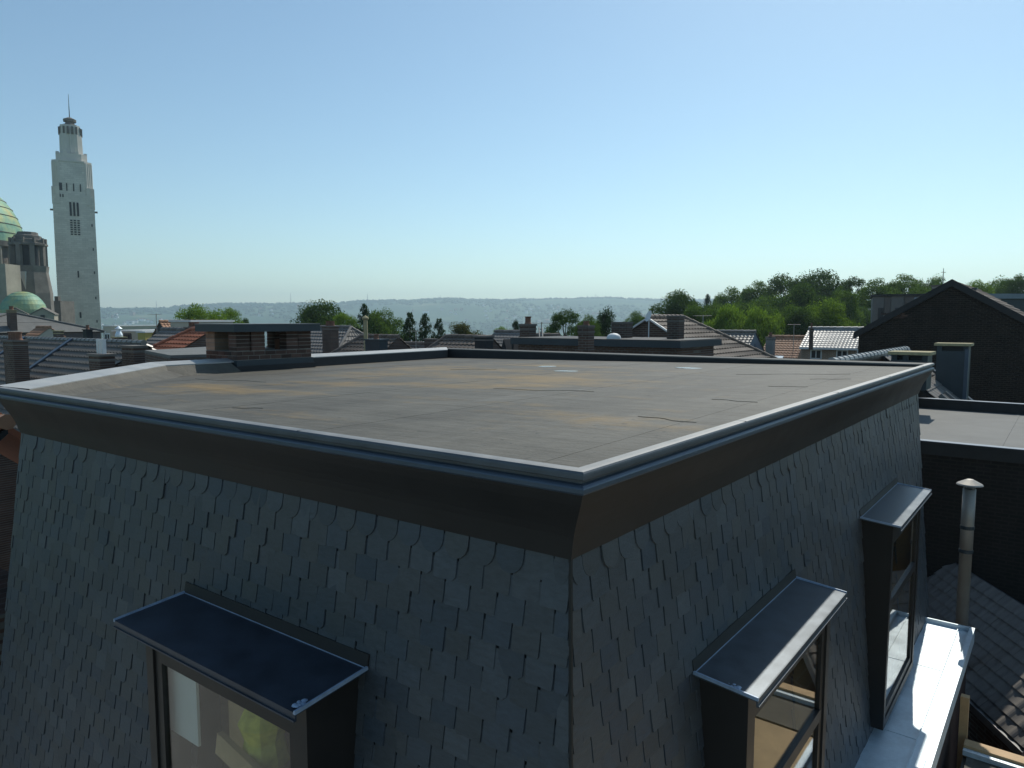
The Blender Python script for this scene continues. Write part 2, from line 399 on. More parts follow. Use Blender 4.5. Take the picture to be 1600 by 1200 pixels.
def sweep(prof, edges, name, mat, smooth_=False, parent=house, label=None):
    rings = [(ring([o] * 5), z) for o, z in prof]; out = []
    for e in edges:
        mb = MB()
        for (r0, z0), (r1, z1) in zip(rings, rings[1:]):
            mb.face([v2(r0[e], z0), v2(r0[(e + 1) % 5], z0), v2(r1[(e + 1) % 5], z1), v2(r1[e], z1)][::-1])
        out.append(mb.build(name, mat, parent, smooth_))
        if label: out[-1]['label'] = label
    return out
cornice = sweep([(-.012, 11.885), (-.020, 11.865), (-.042, 11.82), (-.070, 11.77), (-.098, 11.72), (-.121, 11.675), (-.140, 11.63), (-.156, 11.58), (-.170, 11.53), (-.178, 11.50), (-.23, 11.496)], range(5), 'cornice', MAT['fascia'], True)
tr = sweep([(-.085, 11.955), (-.082, 11.994), (-.074, 12.001), (-.03, 12.0), (-.008, 11.998)], (0, 4), 'edge_trim', MAT['trim'])
sweep([(-.008, 11.998), (-.002, 11.990), (0, 11.980), (0, 11.962), (-.006, 11.956), (-.024, 11.954), (-.026, 11.936)], (0, 4), 'trim_face_shade', MAT['trim_face_shade'])
sweep([(-.024, 11.937), (-.012, 11.931), (-.002, 11.922), (.001, 11.915), (.001, 11.896), (-.004, 11.888), (-.012, 11.884)], (0, 4), 'drip_strip', MAT['trim_low'])
sweep([(-.012, 11.884), (0, 11.90), (0, 12.0)], (1, 2, 3), 'outer_flashing', MAT['fascia'])
sweep([(-.11, 11.66), (-.10, 11.955)], (1,), 'upstand', MAT['black'])  # black colour stands in for shade on the rear parapet's inner face
sweep([(-.102, 11.955), (-.10, 11.976), (-.02, 11.996), (.004, 11.996), (.004, 11.97)], (1,), 'coping', MAT['grey_roof'])
sweep([(-.60, 11.80), (-.34, 11.885), (-.275, 11.955)], (3,), 'upstand', MAT['membrane'])
sweep([(-.30, 11.60), (-.27, 11.955)], (2,), 'upstand', MAT['black'])  # coloured black for the shade on this unlit inner face
sweep([(-.275, 11.948), (-.275, 11.966), (-.012, 12.014), (.006, 12.010), (.006, 11.98)], (2, 3), 'coping', MAT['coping'])
mb = MB(); dd = (C - D).normalized(); nn2 = Vector((dd.y, -dd.x))
mb.face([v2(D + dd * .1 + nn2 * .58, 11.79), v2(D + dd * 1.35 + nn2 * .52, 11.79), v2(D + dd * 1.3 + nn2 * .262, 11.955), v2(D + nn2 * .262, 11.955)]); mb.face([v2(D + dd * 1.35 + nn2 * .52, 11.79), v2(D + dd * 1.3 + nn2 * .262, 11.79), v2(D + dd * 1.3 + nn2 * .262, 11.955)])
mb.build('upstand', MAT['membrane'], house)
# membrane sheets
def clip(poly, n, c):
    out = []
    for i in range(len(poly)):
        a, b = poly[i - 1], poly[i]; da, db = a.dot(n) - c, b.dot(n) - c
        if (da <= 0) != (db <= 0): out.append(a + (b - a) * (da / (da - db)))
        if db <= 0: out.append(b)
    return out
inner = ring([-.08] * 5)
u2, w2 = Vector((.618, .786)), Vector((-.809, .587))
def roof_z(p): return 11.962 - .0035 * (p - A).dot(u2) - .0170 * (p - A).dot(w2)
deck = MB(); deck.prism([(p.x, p.y) for p in ring([-.30] * 5)], 11.52, 11.60)
roof = deck.build('flat_roof', MAT['black'], house)
k, tt = 0, -.6
while tt < 13:
    pl = clip(clip(inner, w2, A.dot(w2) + tt + 1.06), -w2, -(A.dot(w2) + tt))
    if len(pl) > 2:
        mb = MB(); up = .0012 * (k % 2) + .0015
        mb.prism([(p.x, p.y) for p in pl], 11.6, 11.7)
        n = len(pl); mb.v = [(p.x, p.y, roof_z(p) - .02 + up) for p in pl] + [(p.x, p.y, roof_z(p) + up) for p in pl]
        mb.build('membrane_sheet', MAT['membrane'], roof)
    tt += 1.0; k += 1
# wrinkles and blisters in the felt
def wrinkle(px0, px1, w=.004):
    P0 = at(*px0, 5); P1 = at(*px1, 5); pts = []
    for P in (P0, P1):
        d = (P - V(0, 0, ZC)); s_ = (ZC - 11.9) / -d.z; pts.append(V(0, 0, ZC) + d * s_)
    mb = MB(); n = 9; L = (pts[1] - pts[0]).length; sd_ = (pts[1] - pts[0]).normalized().cross(UP)
    line = []
    for i in range(n + 1):
        p = pts[0].lerp(pts[1], i / n) + sd_ * (math.sin(i * 1.1 + px0[0]) * .05 * min(1, L)); p.z = roof_z(p.xy) + .004
        line.append(p)
    for p, q in zip(line, line[1:]):
        mb.hexa([p - sd_ * w, q - sd_ * w, q + sd_ * w, p + sd_ * w, p - sd_ * .002 + UP * w * .9, q - sd_ * .002 + UP * w * .9, q + sd_ * .002 + UP * w * .9, p + sd_ * .002 + UP * w * .9])
    mb.build('wrinkle', MAT['membrane'], roof)
for a, b in (((770, 607), (930, 614)), ((1000, 659), (1084, 672)), ((1114, 630), (1182, 637)), ((1150, 586), (1330, 588)), ((1200, 608), (1262, 610)), ((362, 636), (412, 637)), ((704, 571), (776, 572)), ((1265, 596), (1330, 597)), ((300, 583), (420, 590))):
    wrinkle(a, b)
# screws along the trim
sm = MB(); sm.lathe((0, 0, 0), [(.016, 0), (.016, .003), (.0105, .005), (.008, .010), (0, .0115)], 12)
screw_me = sm.build('screw', MAT['steel'], house); screw_data = screw_me.data; bpy.data.objects.remove(screw_me)
for e, rev in ((0, False), (4, True)):
    p, q = PG[e], PG[(e + 1) % 5]; d = (q - p); L = d.length; d.normalize(); n = Vector((d.y, -d.x)); s_ = .13
    while s_ < L - .1:
        a = (L - s_) if rev else s_; c = p + d * a - n * .045
        inst('screw', screw_data, house, Matrix.Translation((c.x, c.y, 12.0))); s_ += random.uniform(.95, 1.15)

for e in (0, 4):
    p, q = PG[e], PG[(e + 1) % 5]; d = (q - p).to_3d(); L = d.length; d.normalize(); n = Vector((d.y, -d.x, 0)); s_ = 2.1
    while s_ < L - .5:
        a = s_ if e == 0 else L - s_; c = v2(p, 11.978) + d * a - n * .04
        mb = MB(); mb.box(c + UP * .0125, (.003, .07, .022), (d, n, UP)); mb.build('trim_joint', MAT['trim_low'], house); s_ += 2.5
# dormer places: edge direction from A, along-range, canopy height, depth, body insets
DORM = {'ae': dict(d=WD, n=-UD.cross(UP) * 0 + Vector((-.587, -.809, 0)), a0=1.566, a1=3.66, z=10.53, dep=.556, i0=.08, i1=.17, fo=.13, zb=8.75, tb=TB[4], tran=None),
        'ab1': dict(d=Vector((.618, .786, 0)), n=ND, a0=1.50, a1=3.70, z=10.37, dep=.44, i0=.11, i1=.10, fo=.09, zb=7.85, tb=TB[0], tran=.36),
        'ab2': dict(d=Vector((.618, .786, 0)), n=ND, a0=6.17, a1=8.40, z=10.37, dep=.44, i0=.11, i1=.10, fo=.09, zb=7.85, tb=TB[0], tran=.36)}
def dpt(q, a, o, z): return v2(A, 0) + q['d'] * a + q['n'] * o + UP * z

# wall backing with openings behind the dormers
ZW0 = 7.3
def wall_back(e, holes):
    mb = MB(); p = A; d = WD if e == 4 else UD; n = Vector((-.587, -.809, 0)) if e == 4 else ND
    xs = sorted(set([None] * 0 + [h for hl in holes for h in (hl[0], hl[1])])); zs = sorted(set([ZW0, 11.56] + [h for hl in holes for h in (hl[2], hl[3])]))
    def P(a, z):
        if a is None or isinstance(a, str):
            c = ring(wall_off(z, -.012)); i = {4: {'s': 0, 'e': 4}, 0: {'s': 0, 'e': 1}}[e][a]; return v2(c[i], z)
        return v2(p, 0) + d * a + n * (-.212 + TB[e] * (11.5 - z)) + UP * z
    cols = ['s'] + xs + ['e']
    for x0, x1 in zip(cols, cols[1:]):
        for z0, z1 in zip(zs, zs[1:]):
            if any(x0 == hl[0] and x1 == hl[1] and z0 >= hl[2] and z1 <= hl[3] for hl in holes if not isinstance(x0, str) and not isinstance(x1, str)): continue
            if not isinstance(x0, str) and not isinstance(x1, str):
                if any(x0 >= hl[0] and x1 <= hl[1] and z0 >= hl[2] and z1 <= hl[3] for hl in holes): continue
            mb.face([P(x0, z0), P(x1, z0), P(x1, z1), P(x0, z1)])
    return mb.build('wall', MAT['black'], house)
def hole(q): return (q['a0'] + q['i0'] + .05, q['a1'] - q['i1'] - .05, q['zb'] + .1, q['z'] - .12)
wall_ae = wall_back(4, [hole(DORM['ae'])])
wall_ab = wall_back(0, [hole(DORM['ab1']), hole(DORM['ab2'])])
def bc_pt(f, z, out=0.0):
    r_ = ring(wall_off(z, out)); return v2(r_[1].lerp(r_[2], f), z)
BCX, BCZ = [0, .10, .44, .48, .82, 1], [ZW0, 7.75, 11.25, 11.56]      # rear wall; two unseen glazed openings added to let sun into the attic
mb = MB()
for i in range(5):
    for j in range(3):
        if i in (1, 3) and j == 1: continue
        mb.face([bc_pt(BCX[i], BCZ[j]), bc_pt(BCX[i + 1], BCZ[j]), bc_pt(BCX[i + 1], BCZ[j + 1]), bc_pt(BCX[i], BCZ[j + 1])])
wall_bc = mb.build('wall', MAT['slate'], house)
for i in (1, 3):
    mb = MB(); f0, f1 = BCX[i], BCX[i + 1]
    for k in range(4):
        f = f0 + (f1 - f0) * k / 3; mb.tube(bc_pt(f, 7.75), bc_pt(f, 11.25), .05, n=6)
    for z_ in (7.77, 9.9, 11.23): mb.tube(bc_pt(f0, z_), bc_pt(f1, z_), .05, n=6)
    rw = mb.build('rear_sun_inlet', MAT['frame'], house)
    for k in range(3):
        g0_, g1_ = f0 + (f1 - f0) * k / 3, f0 + (f1 - f0) * (k + 1) / 3; mb = MB(); mb.face([bc_pt(g0_, 7.75), bc_pt(g1_, 7.75), bc_pt(g1_, 11.25), bc_pt(g0_, 11.25)]); mb.build('pane', MAT['glass'], rw)
for e in (2, 3):
    mb = MB(); c0, c1 = ring(wall_off(ZW0)), ring(wall_off(11.56)); f = (e + 1) % 5
    mb.face([v2(c0[e], ZW0), v2(c0[f], ZW0), v2(c1[f], 11.56), v2(c1[e], 11.56)]); mb.build('wall', MAT['slate'], house)
mb = MB(); c0 = ring([x - .06 for x in wall_off(ZW0)]); mb.prism([(p.x, p.y) for p in c0], 0, ZW0)
mb.build('lower_wall', MAT['brick'], house)

# slates
EXPO, SW = .138, .186
def slate_mesh(kind, seed):
    rnd = random.Random(seed); hw = SW / 2 - rnd.uniform(.0018, .0065); t_ = rnd.uniform(.005, .009); top = EXPO * 1.85
    if kind == 'round':
        pts = [(hw * math.cos(a), .075 - .088 * math.sin(a) - .0) for a in [math.pi * i / 9 for i in range(10)]]   # right to left round the foot
        out = [(-hw, top)] + [(x, y) for x, y in reversed(pts)] + [(hw, top)]
    else:
        j = lambda: rnd.uniform(-.0055, .0055)
        out = [(-hw, top), (-hw + abs(j()) * .6, EXPO * .5 + j()), (-hw + abs(j()), .004 + abs(j())), (-hw + .012, j() * .6), (-hw * .35, j()), (hw * .3, j()), (hw - rnd.choice((.010, .012, .03)), j() * .6), (hw - abs(j()), .004 + abs(j()) * rnd.choice((1, 1, 3.2))), (hw - abs(j()) * .6, EXPO * .5 + j()), (hw, top)]
    n = len(out); cx = .0018
    vs_ = [(x, y, 0) for x, y in out] + [(x * (1 - .016), y + (.002 if y < .05 else 0), t_) for x, y in out]
    fs = [tuple(range(n, 2 * n))] + [(k, (k + 1) % n, n + (k + 1) % n, n + k) for k in range(n - 1)]
    me = bpy.data.meshes.new('slate'); me.from_pydata(vs_, [], fs); me.materials.append(MAT['slate']); me.update(); return me
SL = [slate_mesh('sq', i) for i in range(16)]; RD = [slate_mesh('round', 50 + i) for i in range(4)]
jobs = []
def visible_px(p, nrm):
    c = p - V(0, 0, ZC); f_ = c.y * cp - c.z * sp
    if f_ < .1: return 0
    up = c.y * sp + c.z * cp; x = 800 + F_PX * c.x / f_; y = 600 - F_PX * up / f_
    if not (-30 < x < 1630 and -20 < y < 1225): return 0
    return max(0, -c.normalized().dot(nrm)) / c.length_squared
for e, wobj in ((4, wall_ae), (0, wall_ab)):
    d = WD if e == 4 else UD; n = Vector((-.587, -.809, 0)) if e == 4 else ND
    ang = math.atan(TB[e]); upv = (UP * math.cos(ang) - n * math.sin(ang)).normalized(); nv = d.cross(upv)
    if nv.dot(n) < 0: xv = -d
    else: xv = d
    nv = xv.cross(upv)
    z = 11.365; row = 0
    while z > ZW0 - .05:
        rg = ring(wall_off(z)); s0 = (rg[0] - A).dot(d.xy); s1 = (rg[4 if e == 4 else 1] - A).dot(d.xy)
        lo, hi = min(s0, s1), max(s0, s1)
        a = lo + (SW * .5 if row % 2 else 0) - SW * .5 + random.uniform(-.012, .012)
        while a < hi:
            x0, x1 = max(a, lo), min(a + SW, hi); w_ = x1 - x0
            if w_ > .03:
                c = (x0 + x1) / 2; skip = False
                for key, q in DORM.items():
                    if (key == 'ae') == (e == 4) and q['a0'] + q['i0'] < x0 + .02 and x1 - .02 < q['a1'] - q['i1'] and q['zb'] - .02 < z and z + .2 < q['z']: skip = True
                if not skip:
                    lift = random.choice((random.uniform(.006, .012), random.uniform(.009, .016), random.uniform(.010, .017))); P = v2(A, 0) + d * c + n * (-.2 + TB[e] * (11.5 - z)) + UP * z
                    rot = random.gauss(0, .011)
                    yv = (upv - nv * (lift / (EXPO * 1.85))).normalized(); zv = xv.cross(yv); tw0 = random.gauss(0, .013); xt = (xv + zv * tw0).normalized(); zv = xt.cross(yv)
                    X = (xt * math.cos(rot) + yv * math.sin(rot)); Yv = (yv * math.cos(rot) - xt * math.sin(rot))
                    P = P + nv * lift + upv * random.gauss(0, .0038)
                    sx = w_ / SW
                    mt = Matrix(((X.x * sx, Yv.x, zv.x, P.x), (X.y * sx, Yv.y, zv.y, P.y), (X.z * sx, Yv.z, zv.z, P.z), (0, 0, 0, 1)))
                    me = random.choice(RD) if row == 0 else random.choice(SL)
                    jobs.append((visible_px(P, n), row == 0, me, mt, wobj))
            a += SW
        z -= EXPO * math.cos(ang); row += 1
jobs.sort(key=lambda j: -j[0])
cnt = 0; rest = {wall_ae.name: MB(), wall_ab.name: MB()}
for vis, rnd_, me, mt, wobj in jobs:
    if vis > 0 and (rnd_ or cnt < 300):
        inst('rounded_slate' if rnd_ else 'slate', me, wobj, mt)
        if not rnd_: cnt += 1
    else:
        r_ = rest[wobj.name]; i = len(r_.v)
        r_.v += [tuple(mt @ v.co) for v in me.vertices]; r_.f += [tuple(i + k for k in p.vertices) for p in me.polygons]
for wobj in (wall_ae, wall_ab): rest[wobj.name].build('slating', MAT['slate'], wobj, kind='stuff')
# lead corner soaker
mb = MB(); prev = None
for z in np.arange(ZW0, 11.51, .3):
    p = ring(wall_off(z, .012))[0]; cur = v2(p, z)
    if prev is not None: mb.tube(prev, cur, .011, n=6)
    prev = cur
mb.build('corner_bead', MAT['fascia'], house)

# dormers
def ringframe(mb, q, a0, a1, z0, z1, w, o0, o1, hd=0.0):
    for (x0, x1, y0, y1) in ((a0, a1, z1 - w - hd, z1), (a0, a1, z0, z0 + w), (a0, a0 + w, z0 + w, z1 - w - hd), (a1 - w, a1, z0 + w, z1 - w - hd)):
        bar(mb, q, x0, x1, o0, o1, y0, y1)
def bar(mb, q, a0, a1, o0, o1, z0, z1):
    mb.hexa([dpt(q, a, o, z) for z in (z0, z1) for a, o in ((a0, o0), (a1, o0), (a1, o1), (a0, o1))])
for key, q in DORM.items():
    z, zb = q['z'], q['zb']; ow = -.2 + q['tb'] * (11.5 - z); of = ow + q['dep']; fb = of - q['fo']
    b0, b1 = q['a0'] + q['i0'], q['a1'] - q['i1']
    mb = MB()                                                    # casing with the cheeks
    HD = .09
    ringframe(mb, q, b0, b1, zb, z - .02, .095, fb - .06, fb, HD)
    for x0, x1 in ((b0, b0 + .04), (b1 - .04, b1)):
        bar(mb, q, x0, x1, ow - .12, fb - .06, zb, z - .02)
    bar(mb, q, b0 + .04, b1 - .04, ow - .12, fb - .06, z - .06, z - .02)
    bar(mb, q, b0 + .04, b1 - .04, ow - .12, fb - .06, zb, zb + .04)
    dm = mb.build('dormer', MAT['frame'], house)
    mb = MB(); ringframe(mb, q, b0 + .10, b1 - .10, zb + .10, z - .12 - HD, .085, fb - .05, fb - .016); mb.build('sash', MAT['frame'], dm)
    g0, g1, h0, h1 = b0 + .185, b1 - .185, zb + .185, z - .205 - HD
    cuts = [h0, h1]
    if q['tran']:
        zt = h1 - (h1 - h0) * q['tran']; mb = MB(); bar(mb, q, b0 + .15, b1 - .15, fb - .052, fb - .010, zt - .05, zt + .05); mb.build('transom', MAT['frame'], dm)
        cuts = [h0, zt - .05, zt + .05, h1]
    for y0, y1 in zip(cuts[::2], cuts[1::2]):
        mb = MB(); bar(mb, q, g0 - .01, g1 + .01, fb - .04, fb - .036, y0 - .01, y1 + .01); mb.build('pane', MAT['glass'], dm)
    if key != 'ae':                                               # timber lining of the reveal
        for x0, x1, y0, y1 in ((b1 - .056, b1 - .042, zb + .06, z - .07), (b0 + .042, b0 + .056, zb + .06, z - .07), (b0 + .06, b1 - .06, zb + .042, zb + .056), (b0 + .06, b1 - .06, z - .08, z - .066)):
            mb = MB(); bar(mb, q, x0, x1, ow - 1.0, fb - .062, y0, y1); mb.build('reveal_lining', MAT['wood'], dm)
    mb = MB()                                                    # canopy sheet with folded edges
    a0, a1 = q['a0'], q['a1']
    mb.hexa([dpt(q, a, o, z + dz) for dz0 in (0, 1) for a, o, dz in ((a0, ow - .05, .012 + .02 * dz0), (a1, ow - .05, .012 + .02 * dz0), (a1, of, -.028 + .02 * dz0), (a0, of, -.028 + .02 * dz0))])
    bar(mb, q, a0, a1, of - .004, of + .007, z - .062, z - .009); bar(mb, q, a0, a1, of + .007, of + .016, z - .062, z - .052)
    cn = mb.build('canopy', MAT['canopy' if key == 'ae' else 'canopy_sky'], dm)
    mb = MB()                                                    # wall flashing behind it
    o2 = -.2 + q['tb'] * (11.5 - z - .10) + .022
    mb.hexa([dpt(q, a0, ow - .02, z + .02), dpt(q, a1, ow - .02, z + .02), dpt(q, a1, ow + .028, z + .03), dpt(q, a0, ow + .028, z + .03), dpt(q, a0, o2 - .03, z + .11), dpt(q, a1, o2 - .03, z + .11), dpt(q, a1, o2, z + .11), dpt(q, a0, o2, z + .11)])
    mb.build('flashing', MAT['fascia'], dm)
    for a in (a0, a1):
        s_ = 1 if a == a0 else -1; mb = MB()                     # pale folded welt at each end
        mb.hexa([dpt(q, a - s_ * .004, ow + .02, z + .02), dpt(q, a + s_ * .018, ow + .02, z + .02), dpt(q, a + s_ * .018, of + .008, z - .02), dpt(q, a - s_ * .004, of + .008, z - .02),
                 dpt(q, a - s_ * .002, ow + .02, z + .041), dpt(q, a + s_ * .010, ow + .02, z + .041), dpt(q, a + s_ * .010, of + .008, z + .0015), dpt(q, a - s_ * .002, of + .008, z + .0015)])
        mb.build('welt', MAT['seal'], cn)
    mb = MB(); bar(mb, q, a0 + .02, a1 - .02, ow + .024, ow + .030, z + .024, z + .0325); mb.build('welt', MAT['seal'], cn)
    if key != 'ab2':                                              # smears of sealant on the near corner
        mb = MB(); rr = random.Random(3)
        for i in range(7):
            c = dpt(q, a0 + .02 + rr.uniform(0, .05), of - (.03 if key == 'ae' else .13) - rr.uniform(0, .08), z - .004 + rr.uniform(0, .004)); mb.lathe(c + UP * .003, [(rr.uniform(.012, .024), 0), (.010, .006), (0, .008)], 7)
        mb.build('sealant', MAT['seal'], cn)
# attic inside the walls
mb = MB(); mb.prism([(p.x, p.y) for p in ring([-.34] * 5)], 7.35, 7.55); mb.build('floor', MAT['osb'], house)
mb = MB(); c = v2(A, 0) - Vector((-.587, -.809, 0)) * 3.4 + WD * 3.0; mb.box(c + UP * 9.5, (5.6, .12, 3.9), (WD, UD, UP)); mb.build('partition', MAT['panel'], house)
mb = MB(); c = v2(A, 0) + UD * 5.6 + WD * 1.15; mb.box(c + UP * 9.5, (9.0, .10, 3.9), (UD, WD, UP)); mb.build('partition', MAT['osb'], house)
q = DORM['ae']
def inroom(name, label, cat, a0, a1, o0, o1, z0, z1, mat, tilt=0):
    mb = MB(); c = dpt(q, (a0 + a1) / 2, (o0 + o1) / 2, (z0 + z1) / 2); ax = (WD, q['n'], UP)
    if tilt: rm = Matrix.Rotation(tilt, 3, q['n']); ax = tuple(rm @ x for x in ax)
    mb.box(c, (a1 - a0, abs(o1 - o0), z1 - z0), ax); return one(name, label, cat, mb, mat, (c.x, c.y, z0))
inroom('plasterboard_sheet', 'white board leaning inside the window of the left dormer', 'board', 3.02, 3.40, .20, .22, 9.66, 10.20, MAT['white'])
inroom('timber_plank', 'upright broad timber plank between the white board and the cloth in the left dormer', 'panel', 2.74, 2.95, .02, -.02, 7.56, 10.15, MAT['wood'])
mb = MB(); c = dpt(q, 2.46, .06, 0)
mb.lathe(c, [(.02, 7.56), (.12, 7.57), (.11, 8.8), (.10, 9.6), (.17, 9.70), (.13, 9.86), (.17, 9.98), (.09, 10.15), (0, 10.17)], 9)
one('dust_sheet', 'yellow green cloth hanging inside the left dormer window', 'cloth', mb, MAT['cloth'], (c.x, c.y, 7.56))
inroom('timber_plank', 'light timber plank propped slantwise inside the left dormer window', 'plank', 1.72, 2.75, .25, .21, 9.62, 9.78, MAT['wood'], R(-12))
inroom('timber_plank', 'lower timber plank lying under the slanting one in the left dormer', 'plank', 1.72, 2.6, .23, .18, 9.40, 9.52, MAT['wood'], R(-12))

# zinc gutter terrace along the right wall
G0, G1, ZG = .0, 10.35, 7.75
gt = thing('zinc_gutter', 'bright zinc lined box gutter running along the foot of the right slate wall', 'gutter', tuple(v2(A, 0) + UD * 5 + UP * 7.4))
qz = dict(d=UD, n=ND)
OI, OO = .06, .76
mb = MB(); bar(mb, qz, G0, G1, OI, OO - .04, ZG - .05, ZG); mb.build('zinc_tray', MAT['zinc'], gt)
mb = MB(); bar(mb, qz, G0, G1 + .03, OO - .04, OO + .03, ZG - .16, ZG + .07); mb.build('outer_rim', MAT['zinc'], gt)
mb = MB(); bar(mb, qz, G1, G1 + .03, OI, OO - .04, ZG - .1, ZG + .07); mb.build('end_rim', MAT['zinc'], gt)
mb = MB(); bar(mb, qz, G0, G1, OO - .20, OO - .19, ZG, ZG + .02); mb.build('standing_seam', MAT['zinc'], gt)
for sg in (2.3, 4.4, 6.5, 8.6):
    mb = MB(); bar(mb, qz, sg, sg + .03, OI, OO - .2, ZG, ZG + .006); mb.build('lap_joint', MAT['zinc'], gt)
mb = MB(); bar(mb, qz, G0, G1, OI - .02, OO - .05, 0, ZG - .05); mb.build('wall_below', MAT['brick'], gt)

# ------------------------------------------------------------------ brickwork helper and chimneys
bm_ = MB(); bm_.box((0, 0, 0), (1, 1, 1)); tmp = bm_.build('brick', MAT['brick']); BRICK = tmp.data; bpy.data.objects.remove(tmp)
bm_ = MB(); bm_.box((0, 0, 0), (1, 1, 1)); tmp = bm_.build('brick', MAT['brick_pale']); BRICKP = tmp.data; bpy.data.objects.remove(tmp)
def brick_block(parent, c, ax, sx, sy, z0, z1, bricks=BRICK, bl=.21, bh=.065, jt=.011, core='mortar'):
    """A brick pier: recessed mortar core and single bricks on all four faces."""
    X, Y = ax; mb = MB(); mb.box(v2(c, (z0 + z1) / 2), (sx - .016, sy - .016, z1 - z0), (X, Y, UP)); mb.build('core', MAT[core], parent)
    rows = max(1, round((z1 - z0) / (bh + jt))); rh = (z1 - z0) / rows
    for k in range(rows):
        z = z0 + (k + .5) * rh
        for s_, (P, Q, lx, ly) in enumerate(((X, Y, sx, sy), (Y, -X, sy, sx), (-X, -Y, sx, sy), (-Y, X, sy, sx))):
            n = max(1, round(lx / (bl + jt))); w_ = lx / n; a = -lx / 2
            if (k + s_) % 2 and n > 1: cuts = [-lx / 2] + [-lx / 2 + w_ * (i + .5) for i in range(n)] + [lx / 2]
            else: cuts = [-lx / 2 + w_ * i for i in range(n + 1)]
            for a0, a1 in zip(cuts, cuts[1:]):
                if a1 - a0 < .03: continue
                p = v2(c, z) + P * ((a0 + a1) / 2) - Q * (ly / 2 - .04 - random.uniform(-.002, .004))
                m4 = Matrix(((P.x * (a1 - a0 - jt), Q.x * .08, 0, p.x), (P.y * (a1 - a0 - jt), Q.y * .08, 0, p.y), (0, 0, rh - jt, p.z), (0, 0, 0, 1)))
                inst('brick', bricks, parent, m4)

# the low wide chimney on the roof edge
ch = thing('roof_chimney', 'low wide brick chimney with dark slab cap and open piers on the flat roof', 'chimney', (-4.6, 13.4, 11.7))
cc = Vector((-4.88, 12.6)) + Vector((UD.x, UD.y)) * .785 + Vector((WD.x, WD.y)) * .5
LX, LY = 1.57, 1.0
def cpt(a, b): return cc + UD.xy * a + WD.xy * b
ZT = 12.62
mb = MB(); mb.box(v2(cc, 9.0), (LX - .04, LY - .04, 5.3), (UD, WD, UP)); mb.build('base', MAT['black'], ch)
mb = MB(); mb.box(v2(cc, 11.93), (LX + .05, LY + .05, .10), (UD, WD, UP)); mb.build('flashing', MAT['zinc_dull'], ch)
mb = MB(); mb.box(v2(cc, 11.73), (LX + .10, LY + .10, .30), (UD, WD, UP)); mb.build('upstand', MAT['black'], ch)
low = MB(); low.box(v2(cc, 11.98), (LX, LY, .01), (UD, WD, UP)); pier0 = low.build('ledge', MAT['mortar'], ch)
brick_block(pier0, cc, (UD, WD), LX, LY, 11.985, 12.14)
for a, b, sx, sy, bk in ((-.65, -.36, .27, .25, BRICK), (-.36, -.39, .28, .22, BRICK), (.36, -.39, .26, .22, BRICK), (.64, -.35, .29, .30, BRICK), (-.635, .35, .30, .30, BRICKP), (.64, .35, .29, .30, BRICK), (.1, .39, .30, .22, BRICK)):
    p = cpt(a, b); mb = MB(); mb.box(v2(p, 12.145), (sx - .02, sy - .02, .008), (UD, WD, UP)); pr = mb.build('pier', MAT['mortar'], ch)
    brick_block(pr, p, (UD, WD), sx, sy, 12.15, 12.495, bk)
mb = MB(); mb.box(v2(cc, 12.555), (LX + .24, LY + .24, .13), (UD, WD, UP)); cap = mb.build('cap', MAT['zinc_dull'], ch)
mb = MB(); mb.box(v2(cc, 12.628), (LX + .25, LY + .25, .012), (UD, WD, UP)); mb.build('edge_strip', MAT['trim'], cap)
mb = MB(); mb.lathe(v2(cpt(.36, -.1), 12.14), [(.09, 0), (.09, .2), (.075, .2), (.075, .02)], 12); mb.build('flue_pot', MAT['pot'], ch)
mb = MB(); mb.box(v2(cpt(-.05, .12), 12.26), (.2, .16, .24), (UD, WD, UP)); mb.build('flue_box', MAT['zinc_dull'], ch)

def chimney(parent, c, w, d, zt, zb, ax=(UD, WD), mat='brick', pots=2, slab='concrete', slabo=.05, cap_h=.07, pot_h=.3, build_bricks=False):
    mb = MB(); X, Y = ax
    mb.box(v2(c, (zt + zb) / 2), (w, d, zt - zb), (X, Y, UP)); mt = MAT[mat] if isinstance(mat, str) else mat
    o = mb.build('chimney', mt, parent)
    mb = MB(); mb.box(v2(c, zt + cap_h / 2), (w + slabo * 2, d + slabo * 2, cap_h), (X, Y, UP)); mb.box(v2(c, zt - .12), (w + .03, d + .03, .06), (X, Y, UP)); mb.build('cap', MAT[slab], o)
    for i in range(pots):
        t_ = ((i + .5) / pots - .5) * (max(w, d) - .1); p = Vector((c[0], c[1])) + (X.xy if w >= d else Y.xy) * t_
        mb = MB(); r_ = min(.13, min(w, d) * .3)
        mb.lathe(v2(p, zt + cap_h), [(r_ * 1.1, 0), (r_ * .85, pot_h * .2), (r_ * .8, pot_h * .85), (r_, pot_h * .9), (r_, pot_h), (r_ * .7, pot_h), (r_ * .7, pot_h * .5)], 10); mb.build('chimney_pot', MAT['pot'], o)
    return o

BRK = {k: brick_mat('brickwork_' + k, v, (.085, .052, .042), (.13, .075, .055), (.16, .145, .125)) for k, v in (('u', UD), ('w', WD))}
BRK['dark'] = brick_mat('brickwork_dark', WD, (.018, .016, .015), (.024, .020, .018), (.030, .026, .023))
BRK['tan'] = brick_mat('brickwork_tan', WD, (.30, .18, .12), (.36, .23, .15), (.4, .36, .3))

